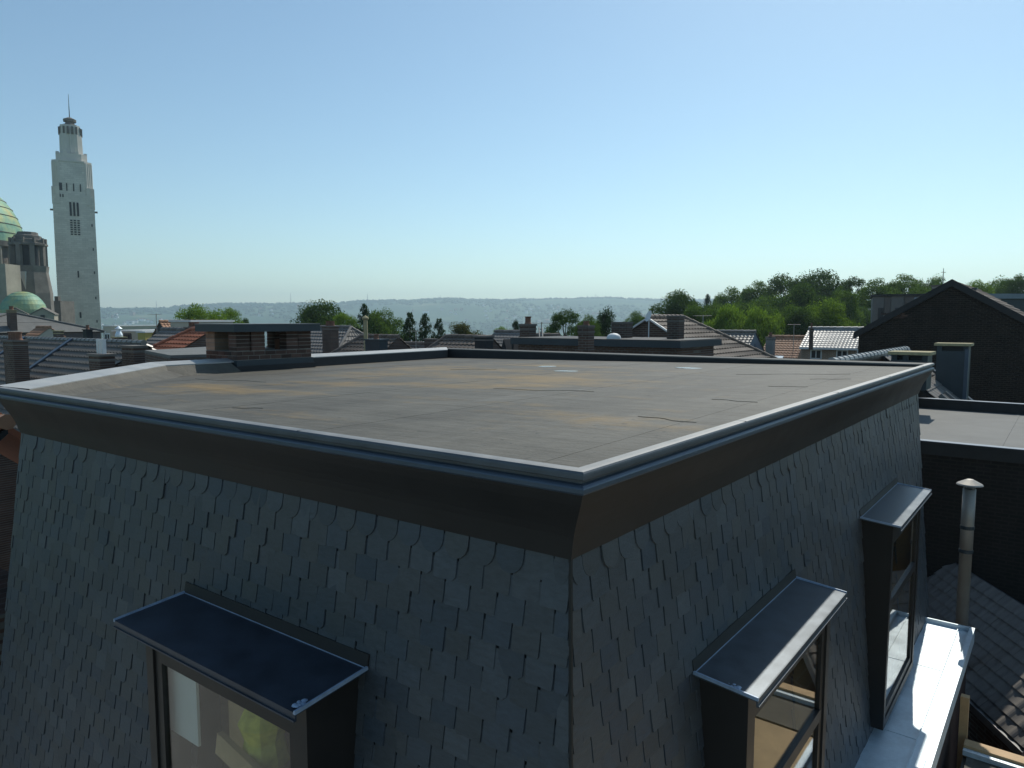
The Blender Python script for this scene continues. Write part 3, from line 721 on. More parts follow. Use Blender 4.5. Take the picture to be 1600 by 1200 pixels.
# ------------------------------------------------------------------ roofs
def tile_slope(mb, e0, e1, r1, r0, tw=.26, th=.32, wave=.028, lift=.035):
    e0, e1, r0, r1 = Vector(e0), Vector(e1), Vector(r0), Vector(r1)
    n = (e1 - e0).cross((r0 + r1) / 2 - e0).normalized()
    if n.z < 0: n = -n
    L = ((r0 + r1) / 2 - (e0 + e1) / 2).length; rows = max(2, round(L / th)); ed = (e1 - e0).normalized()
    for k in range(rows):
        t0, t1 = k / rows, min(1, (k + 1.12) / rows)
        L0, R0, L1, R1 = e0.lerp(r0, t0), e1.lerp(r1, t0), e0.lerp(r0, t1), e1.lerp(r1, t1)
        m = max(2, math.ceil((R0 - L0).length / (tw / 4))); j0 = random.uniform(-.004, .004)
        B_, T_, Z_ = [], [], []
        for j in range(m + 1):
            a = j / m; pb = L0.lerp(R0, a); ptp = L1.lerp(R1, a); x = (pb - e0).dot(ed) / tw
            w_ = wave * math.sin(2 * math.pi * x) * (1 if math.sin(2 * math.pi * x) > 0 else .35)
            B_.append(pb + n * (lift + w_ + j0)); T_.append(ptp + n * w_); Z_.append(pb + n * (w_ * .4 - .012))
        i = mb.pts(Z_ + B_ + T_); m1 = m + 1
        mb.idx(i, [(j, j + 1, m1 + j + 1, m1 + j) for j in range(m)] + [(m1 + j, m1 + j + 1, 2 * m1 + j + 1, 2 * m1 + j) for j in range(m)])
def ridge_tiles(parent, p, q, mat, r=.11, L=.38):
    n = max(1, int((q - p).length / L)); mb = MB()
    for i in range(n):
        a, b = p.lerp(q, i / n), p.lerp(q, (i + 1.06) / n); mb.tube(a + UP * .012, b, r * 1.08, r * .95, 8)
    return mb.build('ridge_tiles', mat, parent, kind='stuff')
def window(parent, c, X, w, h, n, frame='white'):
    mb = MB(); c = Vector(c)
    for dx, dz, sx, sz in ((0, h / 2, w, .07), (0, -h / 2, w, .07), (-w / 2, 0, .07, h), (w / 2, 0, .07, h), (0, 0, .05, h)):
        mb.box(c + X * dx + UP * dz + n * .03, (sx, .06, sz + (.07 if sx > .1 else 0)), (X, n, UP))
    o = mb.build('window', MAT[frame], parent)
    mb = MB(); mb.box(c + n * .012, (w - .04, .02, h - .04), (X, n, UP)); mb.build('pane', MAT['void'], o)
    return o
def house_(name, label, p0, d, L, hw, pitch, roofm, wallm, tw=.26, th=.32, hip0=0, hip1=0, over=.22, zb=0.0, gutter='zinc_dull', rows=None, cat='house', group=None, wave=.028, lift=.035, ridge=True):
    """Pitched roof house: ridge from p0 along d for L metres."""
    d = Vector(d).normalized(); s_ = Vector((d.y, -d.x, 0)); p0 = Vector(p0); p1 = p0 + d * L
    dz = hw * math.tan(R(pitch)); hp = hw + over; dzo = hp * math.tan(R(pitch))
    root = thing(name, label, cat, ((p0.x + p1.x) / 2, (p0.y + p1.y) / 2, zb), group)
    q0, q1 = p0 - d * hip0, p1 + d * hip1; ez = p0.z - dz
    mb = MB(); base = [q0 + s_ * hw, q1 + s_ * hw, q1 - s_ * hw, q0 - s_ * hw]
    mb.prism([(b.x, b.y) for b in base], zb, ez - .03)
    if not hip0: mb.hexa([v2(x, ez - .03) for x in (base[0], base[0] + d * .25, base[3] + d * .25, base[3])] + [v2(x, p0.z - .06) for x in (p0 + s_ * .03, p0 + s_ * .03 + d * .25, p0 - s_ * .03 + d * .25, p0 - s_ * .03)])
    if not hip1: mb.hexa([v2(x, ez - .03) for x in (base[1] - d * .25, base[1], base[2], base[2] - d * .25)] + [v2(x, p0.z - .06) for x in (p1 + s_ * .03 - d * .25, p1 + s_ * .03, p1 - s_ * .03, p1 - s_ * .03 - d * .25)])
    mb.build('wall', wallm, root)
    o0 = d * (over if hip0 else .06); o1 = d * (over if hip1 else .06); r0 = p0 - (V(0, 0, 0) if hip0 else o0); r1 = p1 + (V(0, 0, 0) if hip1 else o1)
    for sg in (1, -1):
        e0 = q0 - o0 + s_ * sg * hp; e1 = q1 + o1 + s_ * sg * hp; e0.z = e1.z = p0.z - dzo
        mb = MB(); tile_slope(mb, e0, e1, r1, r0, tw, th, wave, lift); mb.build('roof_slope', roofm, root, kind='stuff')
        if gutter:
            mb = MB(); gg = s_ * sg * .06; mb.box((e0 + e1) / 2 + gg - UP * .06, ((e1 - e0).length, .12, .11), (d, s_, UP)); mb.build('gutter', MAT[gutter], root)
    for hp_, qq, pr, od, sg in ((hip0, q0, p0, o0, -1), (hip1, q1, p1, o1, 1)):
        if hp_:
            e0 = qq + od * sg + s_ * hp; e1 = qq + od * sg - s_ * hp; e0.z = e1.z = p0.z - dzo
            mb = MB(); tile_slope(mb, e0, e1, pr - s_ * .01, pr + s_ * .01, tw, th, wave, lift); mb.build('roof_slope', roofm, root, kind='stuff')
            for e in (e0, e1): ridge_tiles(root, Vector(pr) + UP * .03, e + UP * .05, roofm, .09)
    if ridge: ridge_tiles(root, r0 + UP * .03, r1 + UP * .03, roofm)
    root['_s'] = 0
    del root['_s']
    return root, s_
def pxw(px, Y): return px * Y / F_PX

# N1: long dark roof at the left with three chimneys
pr = Vector((-13.6, 26.2, 11.82))
n1, _ = house_('tiled_house', 'long dark tiled roof with two zinc strips at the left edge of the picture', pr, WD, 22, 5, 36, MAT['t_dark'], BRK['w'], .25, .34, hip0=0, wave=.065, lift=.08)
sl = -UD * math.cos(R(36)) - UP * math.sin(R(36))
for px, Y in ((72, 33), (137, 30)):
    tgt = at(px, 532, Y); t_ = (tgt - pr).dot(WD); p = pr + WD * t_
    mb = MB(); nrm = WD.cross(sl).normalized(); nrm = nrm if nrm.z > 0 else -nrm
    mb.box(p + sl * 3.1 + nrm * .13, (6.2, .24, .06), (sl, WD, nrm)); mb.build('zinc_strip', MAT['trim_low'], n1)
for px, Y, w_, yt, pots, pm in ((24, 26.5, .95, 534, 4, 'pot'), (209, 23.5, .80, 543, 0, None)):
    c = at(px, yt, Y); chimney(n1, c.xy, w_ * .5, w_, c.z, c.z - 3, mat=BRK['w'], pots=pots, slab='stone_dark')
c = at(159, 556, 22.5); o = chimney(n1, c.xy, .45, .74, c.z, c.z - 3, mat=BRK['w'], pots=0, slab='stone_dark')
for i in range(3):
    p = c.xy + WD.xy * (i - 1) * .17; mb = MB(); mb.box(v2(p, c.z + .30), (.10, .10, .46), (UD, WD, UP)); mb.build('white_flue', MAT['white'], o)

# N0: grey metal roof and the small roofs in front of the church
p = at(20, 489, 62); n0, _ = house_('metal_roof_house', 'low house with plain grey metal roof in front of the copper domes', p, WD, 9, 6, 15, MAT['grey_roof'], MAT['panel'], .5, 3.2, hip0=2.6, wave=0, lift=.02, gutter='white', ridge=False)
c = at(18, 489, 60); chimney(n0, c.xy, .5, .7, c.z + .2, c.z - 2, pots=2, mat=BRK['w'])
p = at(78, 512, 56); house_('orange_roof_house', 'small orange tiled roof just left of the tall stone tower', p, WD, 2.4, 4, 36, MAT['t_orange'], MAT['cream'], .24, .33)
p = at(91, 518, 45); th_ = thing('lone_chimney', 'squat dark chimney stack rising just below the tall tower', 'chimney', (p.x, p.y, 0)); chimney(th_, p.xy, .4, .5, p.z, 0, pots=0, mat=BRK['w'])
p = at(131, 519, 72); house_('white_gable_house', 'white rendered house with pale roof at the foot of the tower', p, WD, 2.2, 3, 30, MAT['t_pale'], MAT['white'], .3, .34)
p = at(137, 516, 50); th_ = thing('vent_stack', 'black cowled vent stack in front of the tower foot', 'vent', (p.x, p.y, 0)); chimney(th_, p.xy, .4, .55, p.z, 0, pots=1, mat='black', slab='black')
def flat_block(name, label, px0, px1, pyt, Y, depth, mat, zb=0, cat='building', cop='white', ax=(-WD, UD)):
    a = at(px0, pyt, Y); b = at(px1, pyt, Y); X, Yd = ax; w_ = (b.x - a.x) / max(.3, X.x) if X.x else b.x - a.x
    root = thing(name, label, cat, (a.x, a.y, zb)); c = a + X * w_ / 2 + Yd * depth / 2
    mb = MB(); mb.box((c.x, c.y, (a.z + zb) / 2), (w_, depth, a.z - zb), (X, Yd, UP)); mb.build('wall', mat, root)
    mb = MB(); mb.box((c.x, c.y, a.z + .06), (w_ + .15, depth + .15, .12), (X, Yd, UP)); mb.build('coping', MAT[cop], root)
    return root, a, X, Yd, w_
fx = (V(.95, -.31, 0), V(.31, .95, 0))
fb_, a, X, Yd, w_ = flat_block('cream_house', 'cream walled flat topped house right of the tower foot', 161, 183, 510, 78, 7, MAT['cream'], ax=fx)
window(fb_, a + X * w_ * .35 - UP * 1.3, X, .7, 1.0, -Yd)
fb_, a, X, Yd, w_ = flat_block('rendered_house', 'pale rendered house with flat roof and brown shutter behind the left roofs', 176, 232, 518, 62, 7, MAT['cream'], ax=fx)
window(fb_, a + X * w_ * .5 - UP * .8, X, .8, 1.2, -Yd, 'panel')
p = at(186, 528, 40); th_ = thing('cowled_chimney', 'brick chimney topped by a pale metal cowl above the left roofs', 'chimney', (p.x, p.y, 0)); o = chimney(th_, p.xy, .5, .6, p.z, 0, pots=0, mat=BRK['w'])
mb = MB(); mb.lathe(v2(p, p.z + .06), [(.2, 0), (.2, .12), (.12, .3), (.12, .42), (.2, .46), (0, .62)], 12); mb.build('cowl', MAT['zinc'], o)
fb_, a, X, Yd, w_ = flat_block('ochre_house', 'small ochre yellow house wall beside the dark gable', 215, 229, 520, 58, 4, MAT['yellow'], ax=fx)
p = at(250, 503, 52); h, s_ = house_('dark_gable_house', 'house with dark slated gable end and orange roof left of the tree', p, UD, 5, 2.2, 40, MAT['t_orange'], MAT['void'], .24, .33)
fb_, a, X, Yd, w_ = flat_block('white_block_house', 'pale blank walled block rising behind the red tiled roof', 266, 303, 503, 46, 4, MAT['cream'], ax=fx)
p = at(303, 516, 38); h, _ = house_('grey_tile_house', 'grey tiled roof adjoining the red tiled roof left of the wide chimney', p, WD, 3.2, 5, 33, MAT['t_grey'], BRK['w'], .26, .34, wave=.02, lift=.05, hip1=0)
c = at(303, 513, 36); chimney(h, c.xy, .45, .9, c.z, c.z - 2.5, mat=BRK['w'], pots=3, slab='stone_dark', pot_h=.25)
p = at(330, 516, 31); h, _ = house_('red_tile_house', 'red tiled roof with pale gutter partly hidden by the wide brick chimney', p, WD, 1.5, 2.6, 30, MAT['t_red'], BRK['w'], .24, .30, hip1=1.6, gutter='coping', lift=.045)
# flat felt roof beyond the left parapet
mb = MB(); pl = [at(266, 556, 18.2).xy, at(350, 553, 19).xy, at(350, 541, 25).xy, at(226, 548, 21.2).xy]
rt = thing('flat_roof_annex', 'low flat grey felt roof just beyond the bent left parapet', 'building', (pl[0].x, pl[0].y, 0))
mb.prism([(p.x, p.y) for p in pl], 0, 11.72); mb.build('wall', BRK['w'], rt)
mb = MB(); mb.prism([(p.x, p.y) for p in pl], 11.724, 11.80); mb.build('roof_felt', MAT['grey_roof'], rt)

# middle roofs behind the far parapet
p = at(548, 512, 45); h, _ = house_('grey_hip_house', 'grey tiled roof with square chimney just right of the wide brick chimney', p, WD, 6, 4.5, 34, MAT['t_grey'], BRK['w'], .26, .34, hip0=2.4, lift=.05)
c = at(516, 511, 41); chimney(h, c.xy, .55, .75, c.z, c.z - 3, mat=BRK['w'], pots=3, slab='stone_dark', pot_h=.28)
p = at(622, 527, 36); h, _ = house_('brown_hip_house', 'brown tiled hipped roof carrying a zinc box chimney and a slim pole', p, WD, 2.7, 4.5, 34, MAT['t_brown'], BRK['w'], .26, .32, hip1=2.6, lift=.05, wave=.035)
c = at(588, 532, 33.2); chimney(h, c.xy, .5, .95, c.z, c.z - 2, mat='zinc_dull', pots=1, slab='zinc_dull', pot_h=.22)
c = at(571, 500, 35); mb = MB(); mb.tube(v2(c, c.z - 3.2), c, .11, .10, 10); mb.lathe(c, [(.1, 0), (.17, .06), (.16, .12), (.05, .2), (0, .26)], 10); mb.build('vent_pole', MAT['concrete'], h)
p = at(668, 538, 42); h, _ = house_('low_tile_house', 'low brown tiled ridge in front of the row of dark conifers', p, WD, 2.4, 4, 32, MAT['t_brown'], BRK['w'], .26, .32)
c = at(673, 531, 37); chimney(h, c.xy, .4, .5, c.z, c.z - 2, mat=BRK['w'], pots=0, slab='stone_dark')
p = at(768, 528, 34); h, _ = house_('dormer_tile_house', 'tiled roof with dark dormer and chimney box behind the far roof corner', p, WD, 2.9, 4.2, 34, MAT['t_brown'], BRK['w'], .26, .32, hip1=1.6, lift=.05, wave=.035)
c = at(756, 527, 31.5); chimney(h, c.xy, .5, .62, c.z, c.z - 2, mat='black', pots=0, slab='stone_dark')
c = at(787, 530, 29.5); mb = MB(); X = -WD
mb.hexa([v2(c, c.z - 1.4) - X * .45, v2(c, c.z - 1.4) + X * .45, v2(c, c.z - 1.4) + X * .45 + UD * 1.5, v2(c, c.z - 1.4) - X * .45 + UD * 1.5, c - X * .01, c + X * .01, c + X * .01 + UD * 1.5, c - X * .01 + UD * 1.5]); mb.build('dormer', MAT['black'], h)
c = at(801, 527, 29); mb = MB(); mb.box(c - UP * .7, (.08, .08, 1.4)); mb.build('post', MAT['black'], h)
p = at(816, 519, 47); house_('pale_tile_house', 'pale grey tiled slope left of the slender brick chimney', p, WD, 2.2, 5, 33, MAT['t_grey'], BRK['w'], .27, .34)
def stack(name, label, px, pyt, wpx, Y, pots=1, mat=None, ph=.3, **k):
    c = at(px, pyt, Y); r_ = thing(name, label, 'chimney', (c.x, c.y, 0)); w_ = pxw(wpx, Y) / 1.35
    return chimney(r_, c.xy, w_, w_, c.z, 0, mat=mat or BRK['w'], pots=pots, pot_h=ph, **k)
stack('brick_chimney', 'tall red brick chimney with a single metal pot beyond the far parapet', 825, 509, 24, 27, 1, ph=.28, slab='stone_dark', slabo=.03)
stack('brick_chimney', 'banded red brick chimney in front of the long dark flat roof', 916, 512, 24, 20.5, 1, ph=.12, slab='stone_dark', slabo=.02)
p = at(872, 526, 30); h, _ = house_('dark_tile_house', 'small dark tiled roof with a ladder between two brick chimneys', p, WD, 1.7, 4, 33, MAT['t_brown'], BRK['w'], .26, .32, lift=.05)
mb = MB()
for i in (0, 1): a = at(842 + i * 5, 512, 28.3); b = at(844 + i * 5, 540, 27.5); mb.tube(a, b, .025, n=6)
for i in range(6): mb.tube(at(842, 512, 28.3).lerp(at(844, 540, 27.5), (i + .5) / 6), at(847, 512, 28.3).lerp(at(849, 540, 27.5), (i + .5) / 6), .018, n=5)
mb.build('ladder', MAT['steel'], h)
# long flat roof
c0 = at(1062, 533, 22); zt = c0.z
fr = thing('flat_roof_house', 'brick house with long dark flat roof and deep blue grey fascia', 'house', (c0.x, c0.y, 0))
cen = c0 + WD * 3.2 + UD * 1.6
mb = MB(); mb.box((cen.x, cen.y, (zt - .2) / 2), (6.1, 2.9, zt - .2), (WD, UD, UP)); mb.build('wall', BRK['w'], fr)
mb = MB(); mb.box((cen.x, cen.y, zt - .11), (6.5, 3.3, .22), (WD, UD, UP)); mb.build('fascia', MAT['zinc_dull'], fr)
mb = MB(); mb.box((cen.x, cen.y, zt + .012), (6.42, 3.22, .02), (WD, UD, UP)); mb.build('roof_felt', MAT['black'], fr)
c = at(959, 531, 23.8); mb = MB(); mb.lathe(v2(c, zt + .02), [(.24, 0), (.24, .06), (.2, .13), (.11, .18), (0, .2)], 16); mb.build('skylight', MAT['white'], fr, True)
c = at(1056, 496, 24); chimney(fr, c.xy, .42, .42, c.z, zt, mat=BRK['w'], pots=0, slab='stone_dark', slabo=.02)
c = at(972, 506, 25.5); chimney(fr, c.xy, .4, .62, c.z, zt - 2, mat=BRK['w'], pots=0, slab='stone_dark', slabo=.02)
# gable with satellite dish
p = at(1014, 497, 27.5); h, s_ = house_('dish_gable_house', 'brown tiled house with small brick gable and a satellite dish', p, UD, 3.1, 3.6, 31, MAT['t_brown'], BRK['w'], .28, .33, hip1=3.4, lift=.05, gutter=None)
mb = MB(); vd = Vector((p - UD * .12).xy.to_3d()); 
for sg in (1, -1):
    a = p - UD * .16 + UP * .04; b = a + s_ * sg * 2.4 - UP * 2.4 * math.tan(R(31)); mb.hexa([a - UP * .07, b - UP * .07, b - UP * .07 + UD * .12, a - UP * .07 + UD * .12, a, b, b + UD * .12, a + UD * .12])
mb.build('verge', MAT['white'], h)
c = at(1014, 494, 26.8); mb = MB(); ax = V(-.93, -.25, .35).normalized(); a = ax.orthogonal().normalized(); b = ax.cross(a); n = 20
ds = [[c + (a * math.cos(2 * math.pi * k / n) * r_ + b * math.sin(2 * math.pi * k / n) * r_) + ax * (.25 * r_ * r_ * 2) for k in range(n)] for r_ in (.22, .15, .08, .01)]
for r0, r1 in zip(ds, ds[1:]):
    for k in range(n): mb.face([r0[k], r0[(k + 1) % n], r1[(k + 1) % n], r1[k]])
mb.tube(c, c - UP * .9, .02, n=6); mb.tube(c - a * .1 - UP * .25, c + ax * .35, .012, n=5)
one('satellite_dish', 'white satellite dish on the small brick gable', 'satellite dish', mb, MAT['white'], (c.x, c.y, c.z - .9))
p = at(1180, 519, 48); h, s_ = house_('grey_gable_house', 'brown tiled roof with blue grey clad gable end below the willows', p, WD, 2.9, 2.6, 33, MAT['t_dark'], MAT['cladding'], .26, .3)
for zz in (1.0, 1.7):
    window(h, p - WD * .015 - UP * zz, UD, .16, .32, -WD, 'cladding')
p = at(1258, 527, 53); h, s_ = house_('terracotta_house', 'orange tiled roof with roof window between grey gable and pale glazed roof', p, WD, 2.6, 4, 33, MAT['t_orange'], BRK['tan'], .24, .3)
c = at(1204, 528, 49); chimney(h, c.xy, .45, .5, c.z, 0, mat='plaster', pots=1, slab='stone_dark')
c = p - UD * 2.6 - UP * 2.6 * math.tan(R(33)) + WD * 1.2; nn = V(-UD.x * .545, -UD.y * .545, .839)
mb = MB(); mb.box(c + nn * .08, (.8, .9, .12), (WD, (UD * .839 + UP * .545), nn)); mb.build('roof_window', MAT['zinc'], h)
p = at(1350, 514, 46); h, s_ = house_('glazed_roof_house', 'brick house with shining pale glazed tile roof and two white windows', p, WD, 3.3, 2.1, 27, MAT['t_pale'], BRK['tan'], .21, .25, gutter='white', lift=.03, wave=.018)
ezz = p.z - 2.1 * math.tan(R(27))
for t_ in (.75, 2.3): window(h, v2(p - UD * 2.1 + WD * t_, ezz - .55), WD, .62, .62, -UD)
c = at(1268, 514, 44.5); chimney(h, c.xy, .2, .2, c.z, ezz - .2, mat=BRK['w'], pots=1, slab='stone_dark')
c = at(1341, 545, 43); mb = MB(); mb.tube(v2(c, 8), v2(c, ezz - .1), .05, n=8); mb.build('downpipe', MAT['white'], h)

# big dark brick gable at the right
ap = at(1488, 441, 30.5); gd = -WD; gn = -UD; pit = 31.5
gh = thing('brick_gable_house', 'large dark brick gable wall with deep black verge at the right', 'house', (ap.x, ap.y, 0))
HWG = 5.6; tz = math.tan(R(pit)); th0 = 8.0
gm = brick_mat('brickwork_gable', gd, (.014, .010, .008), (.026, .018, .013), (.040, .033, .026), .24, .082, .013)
LG = 3.55
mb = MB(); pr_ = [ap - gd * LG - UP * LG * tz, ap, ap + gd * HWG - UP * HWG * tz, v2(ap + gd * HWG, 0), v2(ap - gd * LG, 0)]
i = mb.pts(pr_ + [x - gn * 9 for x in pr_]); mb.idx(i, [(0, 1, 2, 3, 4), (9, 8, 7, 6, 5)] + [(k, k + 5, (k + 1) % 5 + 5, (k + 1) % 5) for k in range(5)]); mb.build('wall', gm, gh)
for sg, LL in ((-1, LG + .2), (1, HWG + .3)):
    a = ap + UP * .13 + gn * .14; b = a + gd * sg * LL - UP * LL * tz
    mb = MB(); mb.hexa([a - UP * .30, b - UP * .30, b - UP * .30 - gn * .16, a - UP * .30 - gn * .16, a, b, b - gn * .16, a - gn * .16]); mb.build('verge_board', MAT['black'], gh)
    mb = MB(); a2 = ap + UP * .06 - gn * .02; b2 = a2 + gd * sg * LL - UP * LL * tz
    tile_slope(mb, b2 if sg > 0 else b2 - gn * 9, b2 - gn * 9 if sg > 0 else b2, a2 if sg < 0 else a2 - gn * 9, a2 - gn * 9 if sg < 0 else a2, .28, .33, .03, .05) ; mb.build('roof_slope', MAT['t_brown'], gh, kind='stuff')
rr_ = random.Random(5)
for row in range(3):                                          # a patch of lighter, proud bricks under the verge
    for k in range(4 - row % 2):
        c = ap - gd * (1.85 + k * .24 - row % 2 * .12) - UP * (1.33 + row * .085) + gn * .004
        m4 = Matrix(((gd.x * .22, gn.x * .02, 0, c.x), (gd.y * .22, gn.y * .02, 0, c.y), (0, 0, .072, c.z), (0, 0, 0, 1))); inst('brick', BRICK, gh, m4)
c = ap - gd * .95 - gn * 3 ; chimney(gh, c.xy, .35, .35, ap.z - .05, ap.z - 1.3, mat='plaster', pots=0, slab='stone_dark')
c = ap + gd * .6 - gn * 1.5; chimney(gh, c.xy, .25, .25, ap.z - .28, ap.z - 1.3, mat='zinc_dull', pots=0, slab='zinc_dull')
# modern blocks behind it
a = at(1364, 463, 62); mo = thing('modern_block', 'modern flat roofed block with brown vertical panels behind the brick gable', 'building', (a.x, a.y, 0))
b = at(1452, 463, 62); wid = b.x - a.x
MX, MY = V(.90, -.44, 0).normalized(), V(.44, .90, 0).normalized(); wid *= .88
def mpt(f, d_, z_): return v2(a, z_) + MX * wid * f + MY * d_
max_ = (MX, MY, UP)
mb = MB(); mb.box(mpt(.5, 5, a.z / 2), (wid, 10, a.z), max_); mb.build('wall', MAT['panel2'], mo)
for k, (f0, f1, mt) in enumerate(((0, .2, 'panel2'), (.22, .31, 'panel'), (.33, .55, 'panel2'), (.56, .74, 'panel'), (.75, 1, 'panel2'))):
    mb = MB(); mb.box(mpt((f0 + f1) / 2, -.04 - .03 * (k % 2), a.z / 2), (wid * (f1 - f0), .08, a.z - .1), max_); mb.build('panel', MAT[mt], mo)
mb = MB(); mb.box(mpt(.5, 4.9, a.z + .08), (wid + .3, 10.3, .16), max_); mb.build('coping', MAT['black'], mo)
for f0 in (.15, .45):
    mb = MB(); mb.box(mpt(f0, -.12, a.z - 2.2), (.4, .06, 2.4), max_); mb.build('window', MAT['void'], mo)
a = at(1532, 459, 50); b = at(1660, 459, 50)
md = thing('dark_flat_block', 'dark flat roofed block with grey roof edge at the far right', 'building', (a.x, a.y, 0))
mb = MB(); mb.box(((a.x + b.x) / 2, a.y + 4, (a.z - .35) / 2), (b.x - a.x - .3, 8, a.z - .35)); mb.build('wall', MAT['zinc_dull'], md)
mb = MB(); mb.box(((a.x + b.x) / 2, a.y + 4, a.z - .17), (b.x - a.x, 8.4, .34)); mb.build('roof_edge', MAT['cladding'], md)
a = at(1473, 447, 70); t_ = at(1473, 419, 70); mb = MB(); mb.tube(v2(a, 0), v2(a, a.z), .12, .06, 8); mb.tube(v2(a, a.z), v2(a, t_.z), .05, .03, 6); mb.box(v2(a, t_.z - .4), (.5, .05, .05)); one('antenna_mast', 'thin antenna mast standing above the brick gable', 'antenna', mb, MAT['steel'], (a.x, a.y, 0))

# neighbour roof right behind the far corner, two chimneys with slabs
rp = Vector((7.44, 16.5, 11.70)); zr = 11.70
nb = thing('corner_tile_house', 'tiled roof with shiny ridge descending to the brick gable behind the roof corner', 'house', (9, 18, 0))
e_a, e_b = rp, rp + UD * 9.6
mb = MB(); ev = lambda p, s_, k: p + ND * s_ * k - UP * k * math.tan(R(40))
base = [ev(e_a, -1, 3.6), ev(e_b, -1, 3.6), ev(e_b, 1, 4.6), ev(e_a, 1, 4.6)]
mb.prism([(p.x, p.y) for p in (e_a - ND * 3.4 + UD * .2, e_a + ND * 4.4 + UD * .2, e_b + ND * 4.4 - UD * .1, e_b - ND * 3.4 - UD * .1)], 0, zr - 4.0); mb.build('wall', BRK['w'], nb)
mb = MB(); mb.hexa([base[0] - UP * .1, base[1] - UP * .1, e_b - UP * .1, e_a - UP * .1, base[0], base[1], e_b, e_a]); mb.build('felt_slope', MAT['grey_roof'], nb)
# right slope in single tiles
tm = MB(); nx, ny = 8, 1; TWW, THH = .42, .40
prof = [(x / nx * TWW, .022 * math.sin(2 * math.pi * x / nx) * (1 if x < nx / 2 else .4)) for x in range(nx + 1)]
i = tm.pts([(x, 0, z - .02) for x, z in prof] + [(x, 0, z + .026) for x, z in prof] + [(x, THH * 1.12, z) for x, z in prof]); m1 = nx + 1
tm.idx(i, [(j, j + 1, m1 + j + 1, m1 + j) for j in range(nx)] + [(m1 + j, m1 + j + 1, 2 * m1 + j + 1, 2 * m1 + j) for j in range(nx)])
TM = tm.build('roof_tile', MAT['t_grey']); TILE = TM.data; bpy.data.objects.remove(TM)
tm.build('roof_tile', MAT['t_red']); TM = bpy.data.objects['roof_tile']; TILE_R = TM.data; bpy.data.objects.remove(TM)
def single_tiles(parent, eave, X, Yv, ncol, nrow, data, name='roof_tile', tw=TWW, th=THH):
    """Tiles one by one from the eave corner, X along the eave, Yv up the slope."""
    Z = X.cross(Yv).normalized()
    if Z.z < 0: Z = -Z
    for r_ in range(nrow):
        for c_ in range(ncol):
            p = eave + X * tw * c_ + Yv * th * r_ + Z * random.uniform(0, .006); j = random.gauss(0, .006)
            Xr = X * math.cos(j) + Yv * math.sin(j)
            m4 = Matrix(((Xr.x * tw / TWW, Yv.x * th / THH, Z.x, p.x), (Xr.y * tw / TWW, Yv.y * th / THH, Z.y, p.y), (Xr.z * tw / TWW, Yv.z * th / THH, Z.z, p.z), (0, 0, 0, 1)))
            inst(name, data, parent, m4)
sl_up = (-ND * math.cos(R(40)) + UP * math.sin(R(40)))
under = MB(); e0 = ev(e_a, 1, 4.6); e1 = ev(e_b, 1, 4.6); dn = UP * .05; f0, fa = e0 + UD * 5.42, e_a + UD * 5.42; under.hexa([f0 - dn * 2, e1 - dn * 2, e_b - dn * 2, fa - dn * 2, f0 - dn * .6, e1 - dn * .6, e_b - dn * .6, fa - dn * .6]); sb = under.build('roof_slope', MAT['black'], nb)
single_tiles(sb, e0 + UD * 5.45, UD, sl_up, 10, 15, TILE)
rg_ = MB()
for i in range(21):
    a_, b_ = e_a.lerp(e_b, i / 21), e_a.lerp(e_b, (i + 1.1) / 21); o = MB(); o.tube(a_ + UP * .035, b_ + UP * .015, .105, .09, 9); o.build('ridge_tile', MAT['coping'], nb)
def slab_chimney(label, px, pyt, wpx, Y, dep, mat, zbot, piers, hgap):
    c = at(px, pyt, Y); w_ = pxw(wpx, Y) * .80; r_ = thing('slab_chimney', label, 'chimney', (c.x, c.y, zbot), 'slab topped chimneys'); X, Yd = -WD, UD
    mb = MB(); mb.box(v2(c, c.z - .04), (w_ + .14, dep + .14, .08), (X, Yd, UP)); mb.build('slab', MAT['concrete'], r_)
    top = c.z - .08 - hgap
    mb = MB(); mb.box(v2(c, (top + zbot) / 2), (w_, dep, top - zbot), (X, Yd, UP)); mb.build('stack', mat, r_)
    for sx in piers:
        mb = MB(); mb.box(v2(c, top + hgap / 2) + X * w_ * sx, (w_ * .16, dep * .9, hgap), (X, Yd, UP)); mb.build('pier', mat, r_)
    mb = MB(); mb.box(v2(c, top + hgap * .4), (w_ * .9, dep * .5, hgap * .8), (X, Yd, UP)); mb.build('flue', MAT['void'], r_)
    return r_, c, w_
slab_chimney('broad low chimney with lichened slab just behind the right roof corner', 1425, 549, 62, 18.7, .8, MAT['zinc_dull'], 10.9, (-.42, -.1, .42), .14)
r_, c, w_ = slab_chimney('tall zinc clad chimney with lichened slab on the tiled slope', 1491, 536, 52, 22.3, .72, MAT['zinc_dull'], 9.6, (-.42, .42), .16)
mb = MB(); mb.box(v2(c, 10.75) + (-WD) * w_ * .46 - UD * .26, (.1, .25, 2.1), (-WD, UD, UP)); mb.build('corner_strip', MAT['trim_low'], r_)
